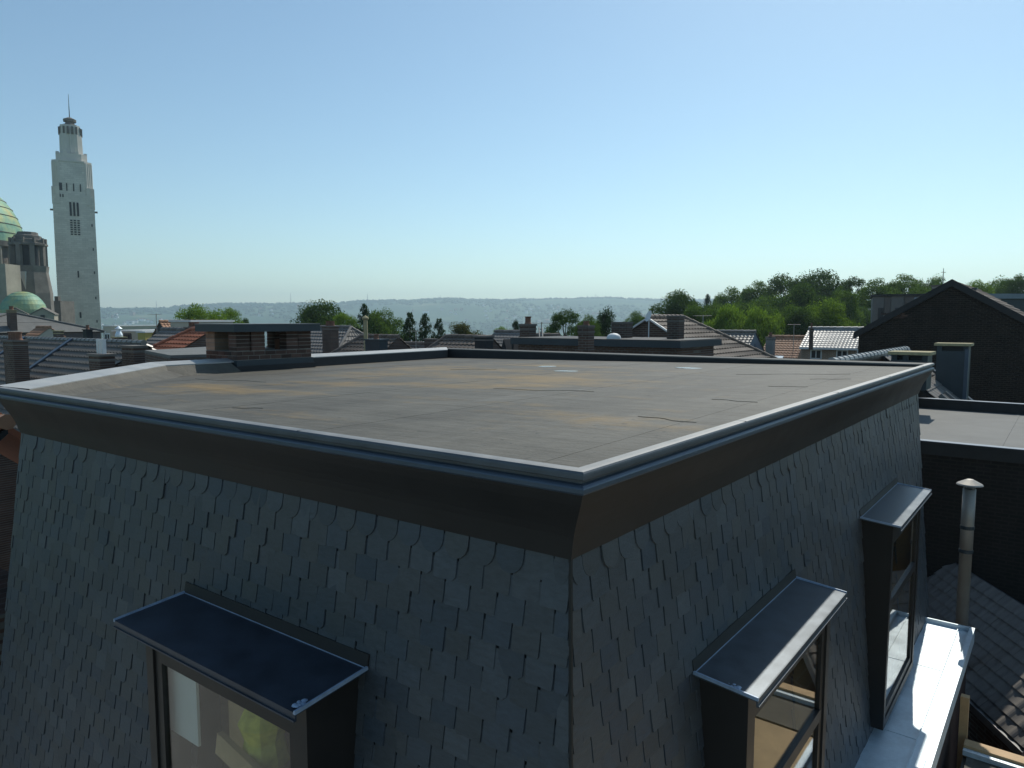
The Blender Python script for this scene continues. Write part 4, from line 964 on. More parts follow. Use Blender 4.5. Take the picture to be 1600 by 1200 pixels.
# flashing where the slope meets the gable, valley box
mb = MB(); mb.hexa([e1 + UD * -.45 + UP * .06, e1 + UP * .06, e_b + UP * .06, e_b - UD * .45 + UP * .06, e1 - UD * .45 + UP * .09, e1 + UP * .09, e_b + UP * .09, e_b - UD * .45 + UP * .09]); mb.build('flashing', MAT['zinc_dull'], nb)
mb = MB(); mb.tube(e1 - UD * .46 + UP * .09, e_b - UD * .46 + UP * .09, .03, n=6); mb.build('flashing_roll', MAT['trim'], nb)
c = e_a + UD * 6.0 + ND * 2.1 - UP * (2.1 * math.tan(R(40)) - .12)
mb = MB(); mb.box(c, (.9, 1.5, .07), (UD, sl_up, UD.cross(sl_up))); mb.build('valley_tray', MAT['black'], nb)
for sg in (-1, 1):
    mb = MB(); mb.box(c + UD * sg * .45 + UP * .05, (.05, 1.5, .12), (UD, sl_up, UD.cross(sl_up))); mb.build('valley_edge', MAT['trim'], nb)

# flat roofed neighbour beyond the right corner
ZF = 10.3
def loc_(s_, n_): return v2(A, 0) + UD * s_ + ND * n_
fn = thing('grey_felt_house', 'flat grey felt roof with black kerbs and blackish wall right of the slate wall', 'building', tuple(loc_(16, 3)))
s0, s1, m0, m1 = 13.3, 20.1, -1.75, 9.0
mb = MB(); pl = [loc_(s0, m0), loc_(s0, m1), loc_(s1, m1), loc_(s1, m0)]; mb.prism([(p.x, p.y) for p in pl], 0, ZF - .12); mb.build('wall', BRK['dark'], fn)
mb = MB(); mb.prism([(p.x, p.y) for p in (loc_(s0 + .05, m0 + .02), loc_(s0 + .05, m1), loc_(s1 - .05, m1), loc_(s1 - .05, m0 + .02))], ZF - .115, ZF - .06); mb.build('roof_felt', MAT['grey_roof'], fn)
for sa, sb_, hh in ((s0 - .04, s0 + .14, .0), (s1 - .16, s1 + .04, .20)):
    mb = MB(); mb.prism([(p.x, p.y) for p in (loc_(sa, m0), loc_(sa, m1), loc_(sb_, m1), loc_(sb_, m0))], ZF - .25, ZF + hh); k_ = mb.build('kerb', MAT['black'], fn)
    mb = MB(); mb.prism([(p.x, p.y) for p in (loc_(sa - .01, m0), loc_(sa - .01, m1), loc_(sb_ + .01, m1), loc_(sb_ + .01, m0))], ZF + hh + .002, ZF + hh + .018); mb.build('kerb_cap', MAT['trim_low'], k_)
mb = MB(); mb.prism([(p.x, p.y) for p in (loc_(s0 + .15, 1.98), loc_(s0 + .15, 2.08), loc_(s1 - .2, 2.08), loc_(s1 - .2, 1.98))], ZF - .058, ZF - .02); mb.build('felt_seam', MAT['black'], fn)
mb = MB(); mb.prism([(p.x, p.y) for p in (loc_(s0 + .15, .74), loc_(s0 + .15, .80), loc_(s1 - .2, .80), loc_(s1 - .2, .74))], ZF - .058, ZF - .052); mb.build('felt_seam', MAT['grey_roof'], fn)
# flue pipe
pb = at(1515, 762, 11.5); fl = thing('flue_pipe', 'stainless flue pipe with conical cap in front of the blackish wall', 'flue', (pb.x, pb.y, 6.0))
mb = MB(); zt = pb.z
mb.lathe((pb.x, pb.y, 0), [(.092, 6.0), (.092, 8.9), (.096, 8.9), (.096, zt - .02), (.075, zt - .02)], 18); mb.build('pipe', MAT['steel'], fl, True)
for z_ in (8.88, 9.28, 10.0):
    mb = MB(); mb.lathe((pb.x, pb.y, z_), [(.096, -.03), (.105, -.025), (.105, .025), (.096, .03)], 18); mb.build('clamp', MAT['zinc_dull'], fl)
mb = MB(); mb.lathe((pb.x, pb.y, zt), [(.19, .045), (.195, .05), (.18, .07), (.05, .14), (0, .15)], 18); mb.lathe((pb.x, pb.y, zt), [(.19, .045), (.02, .06)], 18)
for k in range(4): a_ = k * math.pi / 2; mb.tube((pb.x + .08 * math.cos(a_), pb.y + .08 * math.sin(a_), zt - .06), (pb.x + .1 * math.cos(a_), pb.y + .1 * math.sin(a_), zt + .06), .008, n=5)
mb.build('cap', MAT['steel'], fl)
# low tiled lean-to below the blackish wall
lt = thing('lean_to_roof', 'low dark tiled lean to roof below the flue pipe at the right', 'building', (7.8, 12, 0))
LD = V(.07, 1, 0).normalized(); e_0 = V(7.26, 9.5, 6.65); e_1 = e_0 + LD * 5.6; ru = V(.62, 0, .785).normalized() if False else (V(1, -.07, 0).normalized() * .66 + UP * .75).normalized(); RL = 1.75
t_0, t_1 = e_0 + ru * RL, e_1 + ru * RL
mb = MB(); mb.hexa([x - UP * .14 for x in (e_0, t_0, t_1, e_1)] + [x - UP * .03 for x in (e_0, t_0, t_1, e_1)]); sl_ = mb.build('roof_slope', MAT['black'], lt)
single_tiles(sl_, e_0, LD, ru, 20, 9, TILE, tw=.28, th=.19)
mb = MB(); mb.box((e_0 + e_1) / 2 - ru * .04 - UP * .05, (5.6, .08, .12), (LD, LD.cross(UP), UP)); mb.build('eaves_board', MAT['trim'], lt)
f_0, f_1 = t_0 + V(1.6, -.1, -1.0), t_1 + V(1.6, -.1, -1.0)
mb = MB(); mb.hexa([x - UP * .1 for x in (t_0, f_0, f_1, t_1)] + [t_0, f_0, f_1, t_1]); mb.build('zinc_slope', MAT['trim_low'], lt)
mb = MB(); mb.prism([(p.x, p.y) for p in (e_0 + V(.12, .1, 0), f_0 + V(-.1, .1, 0), f_1, e_1 + V(.12, 0, 0))], 0, 6.4); mb.build('wall', BRK['w'], lt)
mb = MB(); mb.box((e_0 + t_0) / 2 - LD * .02 - UP * .05, (RL, .05, .12), (ru, LD, ru.cross(LD))); mb.build('verge', MAT['trim'], lt)
# flat annex under construction
an = thing('timber_edged_roof', 'unfinished flat roof with pale timber edge in the bottom right corner', 'building', tuple(loc_(5, 3)))
ZA = 6.95
mb = MB(); mb.prism([(p.x, p.y) for p in (loc_(0, .9), loc_(0, 7), loc_(8.35, 7), loc_(8.35, .9))], 0, ZA - .12); mb.build('wall', BRK['w'], an)
mb = MB(); mb.prism([(p.x, p.y) for p in (loc_(7.31, .95), loc_(7.31, 6.9), loc_(8.1, 6.9), loc_(8.1, .95))], ZA - .115, ZA - .05); mb.build('roof_felt', MAT['membrane'], an)
for i in range(6):
    for j in range(3):
        mb = MB(); mb.prism([(p.x, p.y) for p in (loc_(i * 1.21 + .01, .95 + j * 2), loc_(i * 1.21 + .01, 2.94 + j * 2), loc_(i * 1.21 + 1.205, 2.94 + j * 2), loc_(i * 1.21 + 1.205, .95 + j * 2))], ZA - .115, ZA - .055 + random.uniform(0, .004)); mb.build('reflected_deck_board', MAT['osb'], an)  # boards extended out of view to reflect tan in the right-hand panes
mb = MB(); mb.prism([(p.x, p.y) for p in (loc_(8.17, .9), loc_(8.17, 7), loc_(8.35, 7), loc_(8.35, .9))], ZA - .116, ZA + .05); mb.build('timber_edge', MAT['wood'], an)
mb = MB(); mb.prism([(p.x, p.y) for p in (loc_(8.08, .9), loc_(8.08, 7), loc_(8.16, 7), loc_(8.16, .9))], ZA - .05, ZA + .015); mb.build('edge_strip', MAT['zinc'], an)
pp = loc_(8.5, .86); mb = MB(); mb.box(v2(pp, 3.78), (.10, .10, 7.5), (UD, ND, UP)); one('timber_post', 'orange timber post below the outer rim of the zinc gutter', 'post', mb, MAT['wood'], (pp.x, pp.y, 0))

# tiled roof at the left edge, below the slate wall
ll = thing('left_tile_roof', 'orange brown tiled roof sliver at the left edge beside the slate wall', 'house', (-9.5, 9.6, 0))
rtop = at(12, 664, 9.6); lp = (-UD * math.cos(R(42)) - UP * math.sin(R(42)))
mb = MB(); a_, b_ = rtop, rtop + WD * 3.4; c_, d_ = a_ + lp * 3.6, b_ + lp * 3.6; mb.hexa([x - UP * .12 for x in (c_, d_, b_, a_)] + [x - UP * .03 for x in (c_, d_, b_, a_)]); sl_ = mb.build('roof_slope', MAT['black'], ll)
single_tiles(sl_, c_ + WD * 3.36, -WD, -lp, 15, 16, TILE_R, tw=.224, th=.225)
mb = MB(); mb.prism([(p.x, p.y) for p in (c_ + UD * .3, a_ + UD * .5, b_ + UD * .5, d_ + UD * .3)], 0, c_.z - .2); mb.build('wall', BRK['w'], ll)
mb = MB(); e2 = a_ + UD * 2.6 - UP * 2.2; f2 = b_ + UD * 2.6 - UP * 2.2
mb.hexa([e2 - UP * .1, a_ - UP * .1, b_ - UP * .1, f2 - UP * .1, e2, a_, b_, f2]); mb.build('rear_slope', MAT['t_red'], ll)
for i in range(9):
    p_, q_ = a_.lerp(b_, i / 9), a_.lerp(b_, (i + 1.08) / 9); o = MB(); o.tube(p_ + UP * .04, q_ + UP * .02, .11, .095, 9); o.build('ridge_tile', MAT['t_orange'], ll)

# puddles on the felt
def puddle(label, px, py, wpx, hpx, seed):
    d = at(px, py, 5) - V(0, 0, ZC); s_ = (ZC - 11.885) / -d.z; c = V(0, 0, ZC) + d * s_; rr = random.Random(seed)
    rx = wpx / 2 * c.y / F_PX; ry = hpx / 2 * c.y ** 2 / (F_PX * .8); mb = MB(); n = 18; z = roof_z(c.xy) + .0062
    rad = [1 + .25 * math.sin(2 * k * 2 * math.pi / n + seed) + rr.uniform(-.15, .15) for k in range(n)]
    mb.prism([(c.x + rx * rad[k] * math.cos(2 * math.pi * k / n), c.y + ry * rad[k] * math.sin(2 * math.pi * k / n)) for k in range(n)], z - .003, z + .0005)
    one('puddle', label, 'puddle', mb, PUD, (c.x, c.y, z - .003), 'shallow puddles on the felt roof')
PUD, t, b = nt('whitened_water'); setp(b, .22, 0, .6); t.links.new(mixc(t, noise(t, pos(t), 3, 3), (.26, .26, .25), (.40, .40, .385)), b.inputs['Base Color'])  # pale base put in to whiten the sky reflection in the puddles
puddle('bright puddle left of the felt roof centre line near the far parapet', 855, 569, 24, 1.6, 1)
puddle('larger bright puddle just in front of the small one near the far parapet', 884, 578, 30, 1.6, 2)
puddle('bright puddle on the right half of the felt roof near the far parapet', 1075, 575, 34, 2.2, 3)

for lab, px, pyb, pyt, Y in (('tall television aerial above the grey tile roof left of the wide chimney', 245, 516, 490, 40), ('television aerial on the roof just left of the roof corner', 650, 540, 516, 41), ('small television aerial beside the slender brick chimney', 846, 530, 503, 30), ('television aerial on the dark tiled hip behind the flat roof house', 1098, 520, 492, 38), ('television aerial on the orange roof by the glazed roof', 1240, 530, 506, 52)):
    b_, t_ = at(px, pyb, Y), at(px, pyt, Y); mb = MB(); mb.tube(v2(b_, b_.z - 1.2), v2(b_, t_.z), .022, n=6); mb.tube(v2(b_, t_.z - .05) - WD * .45, v2(b_, t_.z - .05) + WD * .45, .012, n=5)
    for k in range(6): q_ = v2(b_, t_.z - .05) + WD * (k * .17 - .42); mb.tube(q_ - UD * (.12 + .03 * k), q_ + UD * (.12 + .03 * k), .008, n=4)
    one('roof_aerial', lab, 'aerial', mb, MAT['steel'], (b_.x, b_.y, b_.z - 1.2), 'television aerials')
# ------------------------------------------------------------------ tower
TY = 227.0
TX = at(116, 320, TY).x
tw_ = thing('memorial_tower', 'tall grey stone tower with stepped crown and needle antenna', 'tower', (TX, TY, 0))
TMX = Matrix.Translation((TX, TY, 0)) @ Matrix.Rotation(R(30), 4, 'Z')
def tz_(y): return at(116, y, TY).z
def tbuild(mb, name, mat, parent=tw_, **k): mb.M = None; return mb.build(name, mat, parent, **k)
def tmb(): m = MB(); m.M = TMX; return m
def octa(h, c): return [(-h + c, -h), (h - c, -h), (h, -h + c), (h, h - c), (h - c, h), (-h + c, h), (-h, h - c), (-h, -h + c)]
def sq(h): return [(-h, -h), (h, -h), (h, h), (-h, h)]
zS, zU, zK, zC_, zL, zA_ = tz_(308), tz_(258), tz_(244), tz_(198), tz_(184), tz_(147)
mb = tmb(); mb.prism(sq(5.65), -2, zS, sq(5.45)); shaft = tbuild(mb, 'shaft', MAT['ashlar'])
mb = tmb(); mb.prism(octa(5.30, 1.9), zS, zU, octa(5.15, 1.9)); stg = tbuild(mb, 'upper_stage', MAT['ashlar'])
mb = tmb(); mb.prism(octa(5.28, 1.9), zU, zU + .5); tbuild(mb, 'cornice', MAT['stone'], stg)
for sx, sy in ((1, -1), (-1, -1), (1, 1), (-1, 1)):
    for k in range(4):
        f = (k + .5) / 4; x = sx * (5.2 - 1.9 * (1 - f)); y = sy * (5.2 - 1.9 * f)
        mb = tmb(); mb.tube((x, y, zS + .3), (x, y, zU - .1), .42, .40, 8); tbuild(mb, 'fluted_rib', MAT['stone'], stg)
    for k in range(3):                                    # corner turrets at the foot of the stage
        f = (k + .5) / 3; mb = tmb(); mb.box((sx * (5.4 - 1.6 * (1 - f)), sy * (5.4 - 1.6 * f), zS - .4), (1.0, 1.0, 5.2)); tbuild(mb, 'buttress', MAT['stone'], shaft)
mb = tmb(); mb.prism(octa(4.15, 1.5), zU + .5, zK); rg2 = tbuild(mb, 'ring_stage', MAT['stone'])
for k in range(8):
    a_ = k * math.pi / 4 + .39
    mb = tmb(); mb.box((4.0 * math.cos(a_), 4.0 * math.sin(a_), (zU + zK) / 2 + .6), (.9, .9, zK - zU + .3)); tbuild(mb, 'pier', MAT['stone'], rg2)
mb = tmb(); mb.prism(octa(2.85, 1.0), zK, zC_, octa(2.65, .95)); cr_ = tbuild(mb, 'crown', MAT['stone'])
for k in range(16):
    a_ = k * math.pi / 8; r_ = 2.85
    mb = tmb(); mb.tube((r_ * math.cos(a_), r_ * math.sin(a_), zK + .1), (r_ * math.cos(a_) * .95, r_ * math.sin(a_) * .95, zC_ - 1.2), .28, .26, 7); tbuild(mb, 'rib', MAT['stone'], cr_)
    mb = tmb(); mb.box((r_ * 1.05 * math.cos(a_ + .2), r_ * 1.05 * math.sin(a_ + .2), zC_ - 1.6), (.55, .55, 2.2)); tbuild(mb, 'corbel', MAT['stone_dark'], cr_)
mb = tmb(); mb.lathe((0, 0, 0), [(2.3, zC_), (1.9, zC_ + .5), (1.35, zC_ + .6), (1.2, zC_ + 1.2), (1.75, zC_ + 1.4), (1.8, zC_ + 2.1), (1.2, zL - .3), (.6, zL), (0, zL + .1)], 14); tbuild(mb, 'lantern', MAT['stone_dark'], tw_)
mb = tmb(); mb.tube((0, 0, zL), (0, 0, zL + 3.4), .14, .12, 6); mb.tube((0, 0, zL + 3.4), (0, 0, zA_), .10, .05, 6); tbuild(mb, 'antenna', MAT['zinc_dull'])
def twin(x, z0, z1, w, par=shaft):
    h = 5.65 + (5.45 - 5.65) * ((z0 + z1) / 2 + 2) / (zS + 2)
    mb = tmb(); mb.box((x, -h - .0, (z0 + z1) / 2), (w, .24, z1 - z0)); tbuild(mb, 'window', MAT['void'], par)
for k in range(3):
    twin(.05 + (k - 1) * .95, tz_(341), tz_(320), .55)
    for j in range(7): twin(.05 + (k - 1) * .95, tz_(349 + j * 3.5), tz_(347 + j * 3.5), .62)
twin(.2, tz_(435), tz_(425), .4); twin(.2, tz_(497), tz_(488), .5)
for y in (352, 389, 425, 464, 500): twin(4.55, tz_(y + 4), tz_(y), .32)
for x, w_ in ((-3.2, .8), (-1.6, .3), (.2, .3), (2.0, .3)):
    mb = tmb(); mb.box((x, -5.28, tz_(297)), (w_, .2, 2.3)); tbuild(mb, 'window', MAT['void'], stg)
for x in (-4.2, -3.4, -2.7):
    twin(x, tz_(313), tz_(308.5), .28)
for sg in (-1, 1):
    mb = tmb(); mb.box((sg * 5.8, -5.0, tz_(333)), (.9, .6, .5)); tbuild(mb, 'gargoyle', MAT['stone_dark'], shaft)

# ------------------------------------------------------------------ domed church
CY = 185.0; CX = at(-95, 377, CY).x; cz0 = at(0, 378, CY).z
cu = thing('domed_church', 'stone church with green copper domes and corner turret at the left edge', 'church', (CX, CY, 0))
mb = MB(); RD_ = 18.2; prof = []
nb_ = 12
for k in range(nb_):
    a0_, a1_ = k / nb_ * math.pi / 2, (k + 1) / nb_ * math.pi / 2
    prof += [(RD_ * math.cos(a0_) + .16, cz0 + RD_ * math.sin(a0_)), (RD_ * math.cos((a0_ + a1_) / 2) + .14, cz0 + RD_ * math.sin((a0_ + a1_) / 2)), (RD_ * math.cos(a1_) + .14, cz0 + RD_ * math.sin(a1_) - .03), (RD_ * math.cos(a1_) + .0, cz0 + RD_ * math.sin(a1_))]
mb.lathe((CX, CY, 0), prof, 56); mb.build('main_dome', MAT['copper'], cu)
for k in range(1, nb_ - 1):
    a0_ = k / nb_ * math.pi / 2; r_ = RD_ * math.cos(a0_); mb = MB(); mb.lathe((CX, CY, cz0 + RD_ * math.sin(a0_)), [(r_ + .1, -.12), (r_ + .28, -.08), (r_ + .28, .06), (r_ + .05, .1)], 56); mb.build('rib', MAT['stone_dark'], cu)
zd1, zd0 = cz0, at(0, 418, CY).z
mb = MB(); mb.lathe((CX, CY, 0), [(17.0, zd0 - 1), (17.0, zd1 - 1.4), (18.5, zd1 - 1.2), (18.7, zd1 + .1), (17.9, zd1 + .12)], 48); drum = mb.build('drum', MAT['stone_dark'], cu)
for k in range(36):
    a_ = k * 2 * math.pi / 36; mb = MB(); x, y = CX + 17.9 * math.cos(a_), CY + 17.9 * math.sin(a_)
    mb.tube((x, y, zd0 - .6), (x, y, zd1 - 1.2), .42, .38, 8); mb.build('column', MAT['stone_warm'], drum)
mb = MB(); mb.lathe((CX, CY, 0), [(19.2, 0), (19.2, zd0 - .6), (18.6, zd0 + .1), (16.8, zd0 + .12)], 12); mb.build('wall', MAT['stone_warm'], cu)
# corner turret
c = at(45, 400, 176); zt0 = at(45, 458, 176).z; z1_, z2_, z3_ = at(45, 416, 176).z, at(45, 384, 176).z, at(45, 363, 176).z
mb = MB(); mb.lathe((c.x, c.y, 0), [(4.9, -1), (4.7, zt0), (4.0, z1_ - 1.5), (4.2, z1_), (3.0, z1_ + .1)], 8); tur = mb.build('turret', MAT['stone_dark'], cu)
for k in range(8):
    a_ = k * math.pi / 4; mb = MB(); mb.box((c.x + 3.4 * math.cos(a_), c.y + 3.4 * math.sin(a_), (z1_ + z2_) / 2), (.95, .95, z2_ - z1_), (V(math.cos(a_), math.sin(a_), 0), V(-math.sin(a_), math.cos(a_), 0), UP)); mb.build('column', MAT['stone_dark'], tur)
mb = MB(); mb.lathe((c.x, c.y, 0), [(2.0, z1_), (2.0, z2_)], 8); mb.build('core', MAT['void'], tur)
mb = MB(); mb.lathe((c.x, c.y, 0), [(3.4, z2_ - .1), (4.1, z2_), (4.1, z2_ + .5), (3.5, z2_ + .7), (3.5, z2_ + 1.4), (2.9, z2_ + 1.6), (2.9, z3_ - .9), (2.3, z3_ - .7), (2.1, z3_), (0, z3_ + .1)], 10); mb.build('stepped_top', MAT['stone_dark'], tur)
for k in range(10):
    a_ = k * math.pi / 5; mb = MB(); mb.box((c.x + 3.6 * math.cos(a_), c.y + 3.6 * math.sin(a_), z2_ + 1.0), (.5, .5, 1.6)); mb.build('pinnacle', MAT['stone_dark'], tur)
# low apse dome with two little gables
c = at(37, 490, 165); zb_ = at(37, 492, 165).z; ztop = at(37, 455, 165).z; Ra = ztop - zb_
prof = []
for k in range(7):
    a0_, a1_ = k / 7 * math.pi / 2, (k + 1) / 7 * math.pi / 2; prof += [(4.7 * math.cos(a0_) + .1, zb_ + Ra * math.sin(a0_)), (4.7 * math.cos(a1_) + .1, zb_ + Ra * math.sin(a1_) - .04), (4.7 * math.cos(a1_), zb_ + Ra * math.sin(a1_))]
mb = MB(); mb.lathe((c.x, c.y, 0), prof, 36); mb.build('apse_dome', MAT['copper'], cu)
mb = MB(); mb.lathe((c.x, c.y, 0), [(4.9, -1), (4.9, zb_ + .1), (4.2, zb_ + .15)], 16); mb.build('apse_wall', MAT['stone_warm'], cu)
for px in (24, 66):
    g = at(px, 481, 160); mb = MB(); X = V(.93, .36, 0)
    mb.prism([((g + X * a_ + V(-.36, .93, 0) * b_).x, (g + X * a_ + V(-.36, .93, 0) * b_).y) for a_, b_ in ((-2.2, 0), (2.2, 0), (2.2, 4), (-2.2, 4))], 0, g.z - 1.3); bx0 = mb
    q = V(-.36, .93, 0); lo_ = [v2(g + X * a_ + q * b_, g.z - 1.3) for a_, b_ in ((-2.2, 0), (2.2, 0), (2.2, 4), (-2.2, 4))]
    mb.hexa(lo_ + [g - X * .05, g + X * .05, g + X * .05 + q * 4, g - X * .05 + q * 4]); gb = mb.build('apse_gable', MAT['stone_warm'], cu)
    for sg in (-1, 1):
        a_ = g - q * .2 + UP * .1; b_ = a_ + X * sg * 2.4 - UP * 1.45; mb = MB(); mb.hexa([a_ - UP * .25, b_ - UP * .25, b_ - UP * .25 + q * 4, a_ - UP * .25 + q * 4, a_, b_, b_ + q * 4, a_ + q * 4]); mb.build('gable_coping', MAT['stone_dark'], gb)
    mb = MB(); mb.box(v2(g - q * .05, g.z - 2.4), (.8, .2, 1.6), (X, q, UP)); mb.build('window', MAT['void'], gb)
c = at(4, 450, 164); mb = MB(); mb.prism([(c.x - 6, c.y), (c.x + .9, c.y), (c.x + .9, c.y + 5), (c.x - 6, c.y + 5)], 0, at(4, 412, 164).z); mb.build('nave_pier', MAT['stone_warm'], cu)
c = at(24, 440, 172); mb = MB(); mb.prism([(c.x - 3, c.y), (c.x + 2.4, c.y), (c.x + 2.4, c.y + 5), (c.x - 3, c.y + 5)], 0, at(24, 424, 172).z); mb.build('nave_wall', MAT['stone'], cu)
a = at(83, 470, 190); mb = MB(); mb.prism([(a.x - 1.6, a.y), (a.x + 1.9, a.y), (a.x + 1.9, a.y + 6), (a.x - 1.6, a.y + 6)], 0, a.z); mb.box((a.x + .8, a.y + .6, a.z + .6), (1.0, 1.0, 1.2)); mb.build('side_chapel', MAT['stone_dark'], cu)

# ------------------------------------------------------------------ trees
def crown_mesh(name, mat, seed, lobes, leaves, shape, leaf=.045, droop=0.0):
    """Leaf quads spread over overlapping clumps; unit size: height 1 (crown from ~.15), radius .5."""
    rng = np.random.default_rng(seed); C_ = []
    while len(C_) < lobes:
        if shape == 'cone':
            h = rng.uniform(.06, .97); rmax = .46 * (1 - h) ** .8 + .02; a = rng.uniform(0, 6.283); r = rmax * rng.uniform(.2, 1.0); lr = .025 + .075 * (1 - h)
            C_.append((r * math.cos(a), r * math.sin(a), h, lr))
        elif shape == 'column':
            h = rng.uniform(.1, .95); a = rng.uniform(0, 6.283); rm = .36 * math.sin(min(1, (1 - h) * 2.2) * 1.57); r = rm * rng.uniform(.2, 1); C_.append((r * math.cos(a), r * math.sin(a), h, .10 + .05 * rng.random()))
        else:
            p = rng.normal(size=3); p /= np.linalg.norm(p); rr = rng.uniform(.15, 1) ** .42
            if shape == 'sparse': rr = rng.uniform(.35, 1.0) ** .5
            x, y, z = p * rr; z0 = .57 + z * (.36 if z > 0 else .46)
            k = .41 * (1 - .22 * max(0, z)); lr = rng.uniform(.085, .165) * (.82 if shape == 'sparse' else 1)
            C_.append((x * k, y * k, min(z0, 1 - lr * .8), lr))
    C_ = np.array(C_); w = C_[:, 3] ** 2; pick = rng.choice(len(C_), leaves, p=w / w.sum())
    d = rng.normal(size=(leaves, 3)); d /= np.linalg.norm(d, axis=1)[:, None]; d[:, 2] = np.where(d[:, 2] < -.35, -d[:, 2] * .6, d[:, 2])
    rad = C_[pick, 3] * (1 - .55 * rng.random(leaves) ** 2.2); cen = C_[pick, :3] + d * rad[:, None] * np.array([1, 1, .8]) + rng.normal(size=(leaves, 3)) * .008
    if droop: cen[:, 2] -= droop * rng.random(leaves) ** 2 * np.clip(np.hypot(cen[:, 0], cen[:, 1]) * 2.2, 0, 1)
    nrm = d + rng.normal(size=(leaves, 3)) * .65 + np.array([0, 0, .25]); nrm /= np.linalg.norm(nrm, axis=1)[:, None]
    t1 = np.cross(nrm, rng.normal(size=(leaves, 3))); t1 /= np.linalg.norm(t1, axis=1)[:, None]; t2 = np.cross(nrm, t1)
    if droop: t2 = t2 * .4 + np.array([0, 0, -1.1])
    s_ = leaf * rng.uniform(.45, 1.0, leaves)[:, None]; e = rng.uniform(.4, .75, (leaves, 1))
    vs_ = np.empty((leaves, 4, 3)); vs_[:, 0] = cen - t2 * s_ * .5; vs_[:, 1] = cen + t1 * s_ * e * .5; vs_[:, 2] = cen + t2 * s_ * .5 + nrm * s_ * .12; vs_[:, 3] = cen - t1 * s_ * e * .5
    me = bpy.data.meshes.new(name); me.from_pydata(vs_.reshape(-1, 3).tolist(), [], np.arange(leaves * 4).reshape(-1, 4).tolist()); me.materials.append(mat); me.update()
    return me, C_
def trunk_mesh(C_, seed, cone=False):
    rr = random.Random(seed); mb = MB(); top = .9 if cone else .55
    mb.tube((0, 0, -.03), (.01, 0, .2), .03, .024, 8); mb.tube((.01, 0, .2), (0, .01, top), .024, .008, 7)
    idx = list(range(len(C_))); rr.shuffle(idx)
    if not cone:
        for k in idx[:14]:
            x, y, z, r = C_[k]; b = V(0, 0, max(.16, min(.5, z - .28))); m_ = V(x * .5, y * .5, (b.z + z) / 2 + .03)
            mb.tube(b, m_, .013, .008, 6, False); mb.tube(m_, V(x, y, z), .008, .003, 5, False)
    else:
        for k in idx[:16]: x, y, z, r = C_[k]; mb.tube(V(0, 0, z), V(x, y, z), .006, .002, 5, False)
    me = bpy.data.meshes.new('trunk'); me.from_pydata(mb.v, [], mb.f); me.materials.append(MAT['bark']); me.update(); return me
PROTO = {}
for key, mat, shape, lob, lv, lf, dr in (('oak', 'mid', 'round', 80, 26000, .030, 0), ('oak2', 'dark', 'round', 84, 26000, .030, 0), ('lime', 'bright', 'round', 76, 26000, .028, 0), ('willow', 'bright', 'round', 56, 20000, .036, .20), ('open', 'mid', 'sparse', 86, 21000, .030, 0), ('open2', 'dark', 'sparse', 78, 19000, .030, 0), ('fir', 'conifer', 'cone', 260, 17000, .034, 0), ('column', 'conifer', 'column', 56, 11000, .036, 0), ('bronze', 'brown', 'round', 70, 14000, .034, 0)):
    me, C_ = crown_mesh('crown_' + key, LEAF[mat], hash(key) % 1 + len(PROTO) * 11 + 3, lob, lv, shape, lf, dr); PROTO[key] = (me, trunk_mesh(C_, len(PROTO), shape in ('cone', 'column')))
def tree(name, label, kind, px, pyt, wpx, Y, group=None, lean=0):
    p = at(px, pyt, Y); gz = ground_z(p.x, p.y); h = (p.z - gz) + pxw(wpx, Y) * .06; w_ = pxw(wpx, Y) * {'fir': 1.75, 'column': 1.5, 'open': 1.3, 'open2': 1.3}.get(kind, 1.27)
    r_ = thing(name, label, 'tree', (p.x, p.y, gz), group); rot = random.uniform(0, 6.28)
    # keep crowns from turning into tall cylinders: lift a wide crown, leave the trunk below
    hc = min(h, max(w_ * 1.35, 5.0)) if kind not in ('fir', 'column') else min(h, w_ * 2.0)
    cr_me, tr_me = PROTO[kind]
    for nm, me in (('crown', cr_me), ('trunk', tr_me)):
        o = bpy.data.objects.new(nm, me); col.objects.link(o); o.parent = r_; o.rotation_euler = (0, 0, rot); o.scale = (w_, w_, hc); o.location = (0, 0, h - hc)
    if h - hc > .3:
        mb = MB(); mb.tube((p.x, p.y, gz - .3), (p.x, p.y, gz + h - hc + hc * .02), w_ * .035, w_ * .03, 8); mb.build('lower_trunk', MAT['bark'], r_)
    return r_
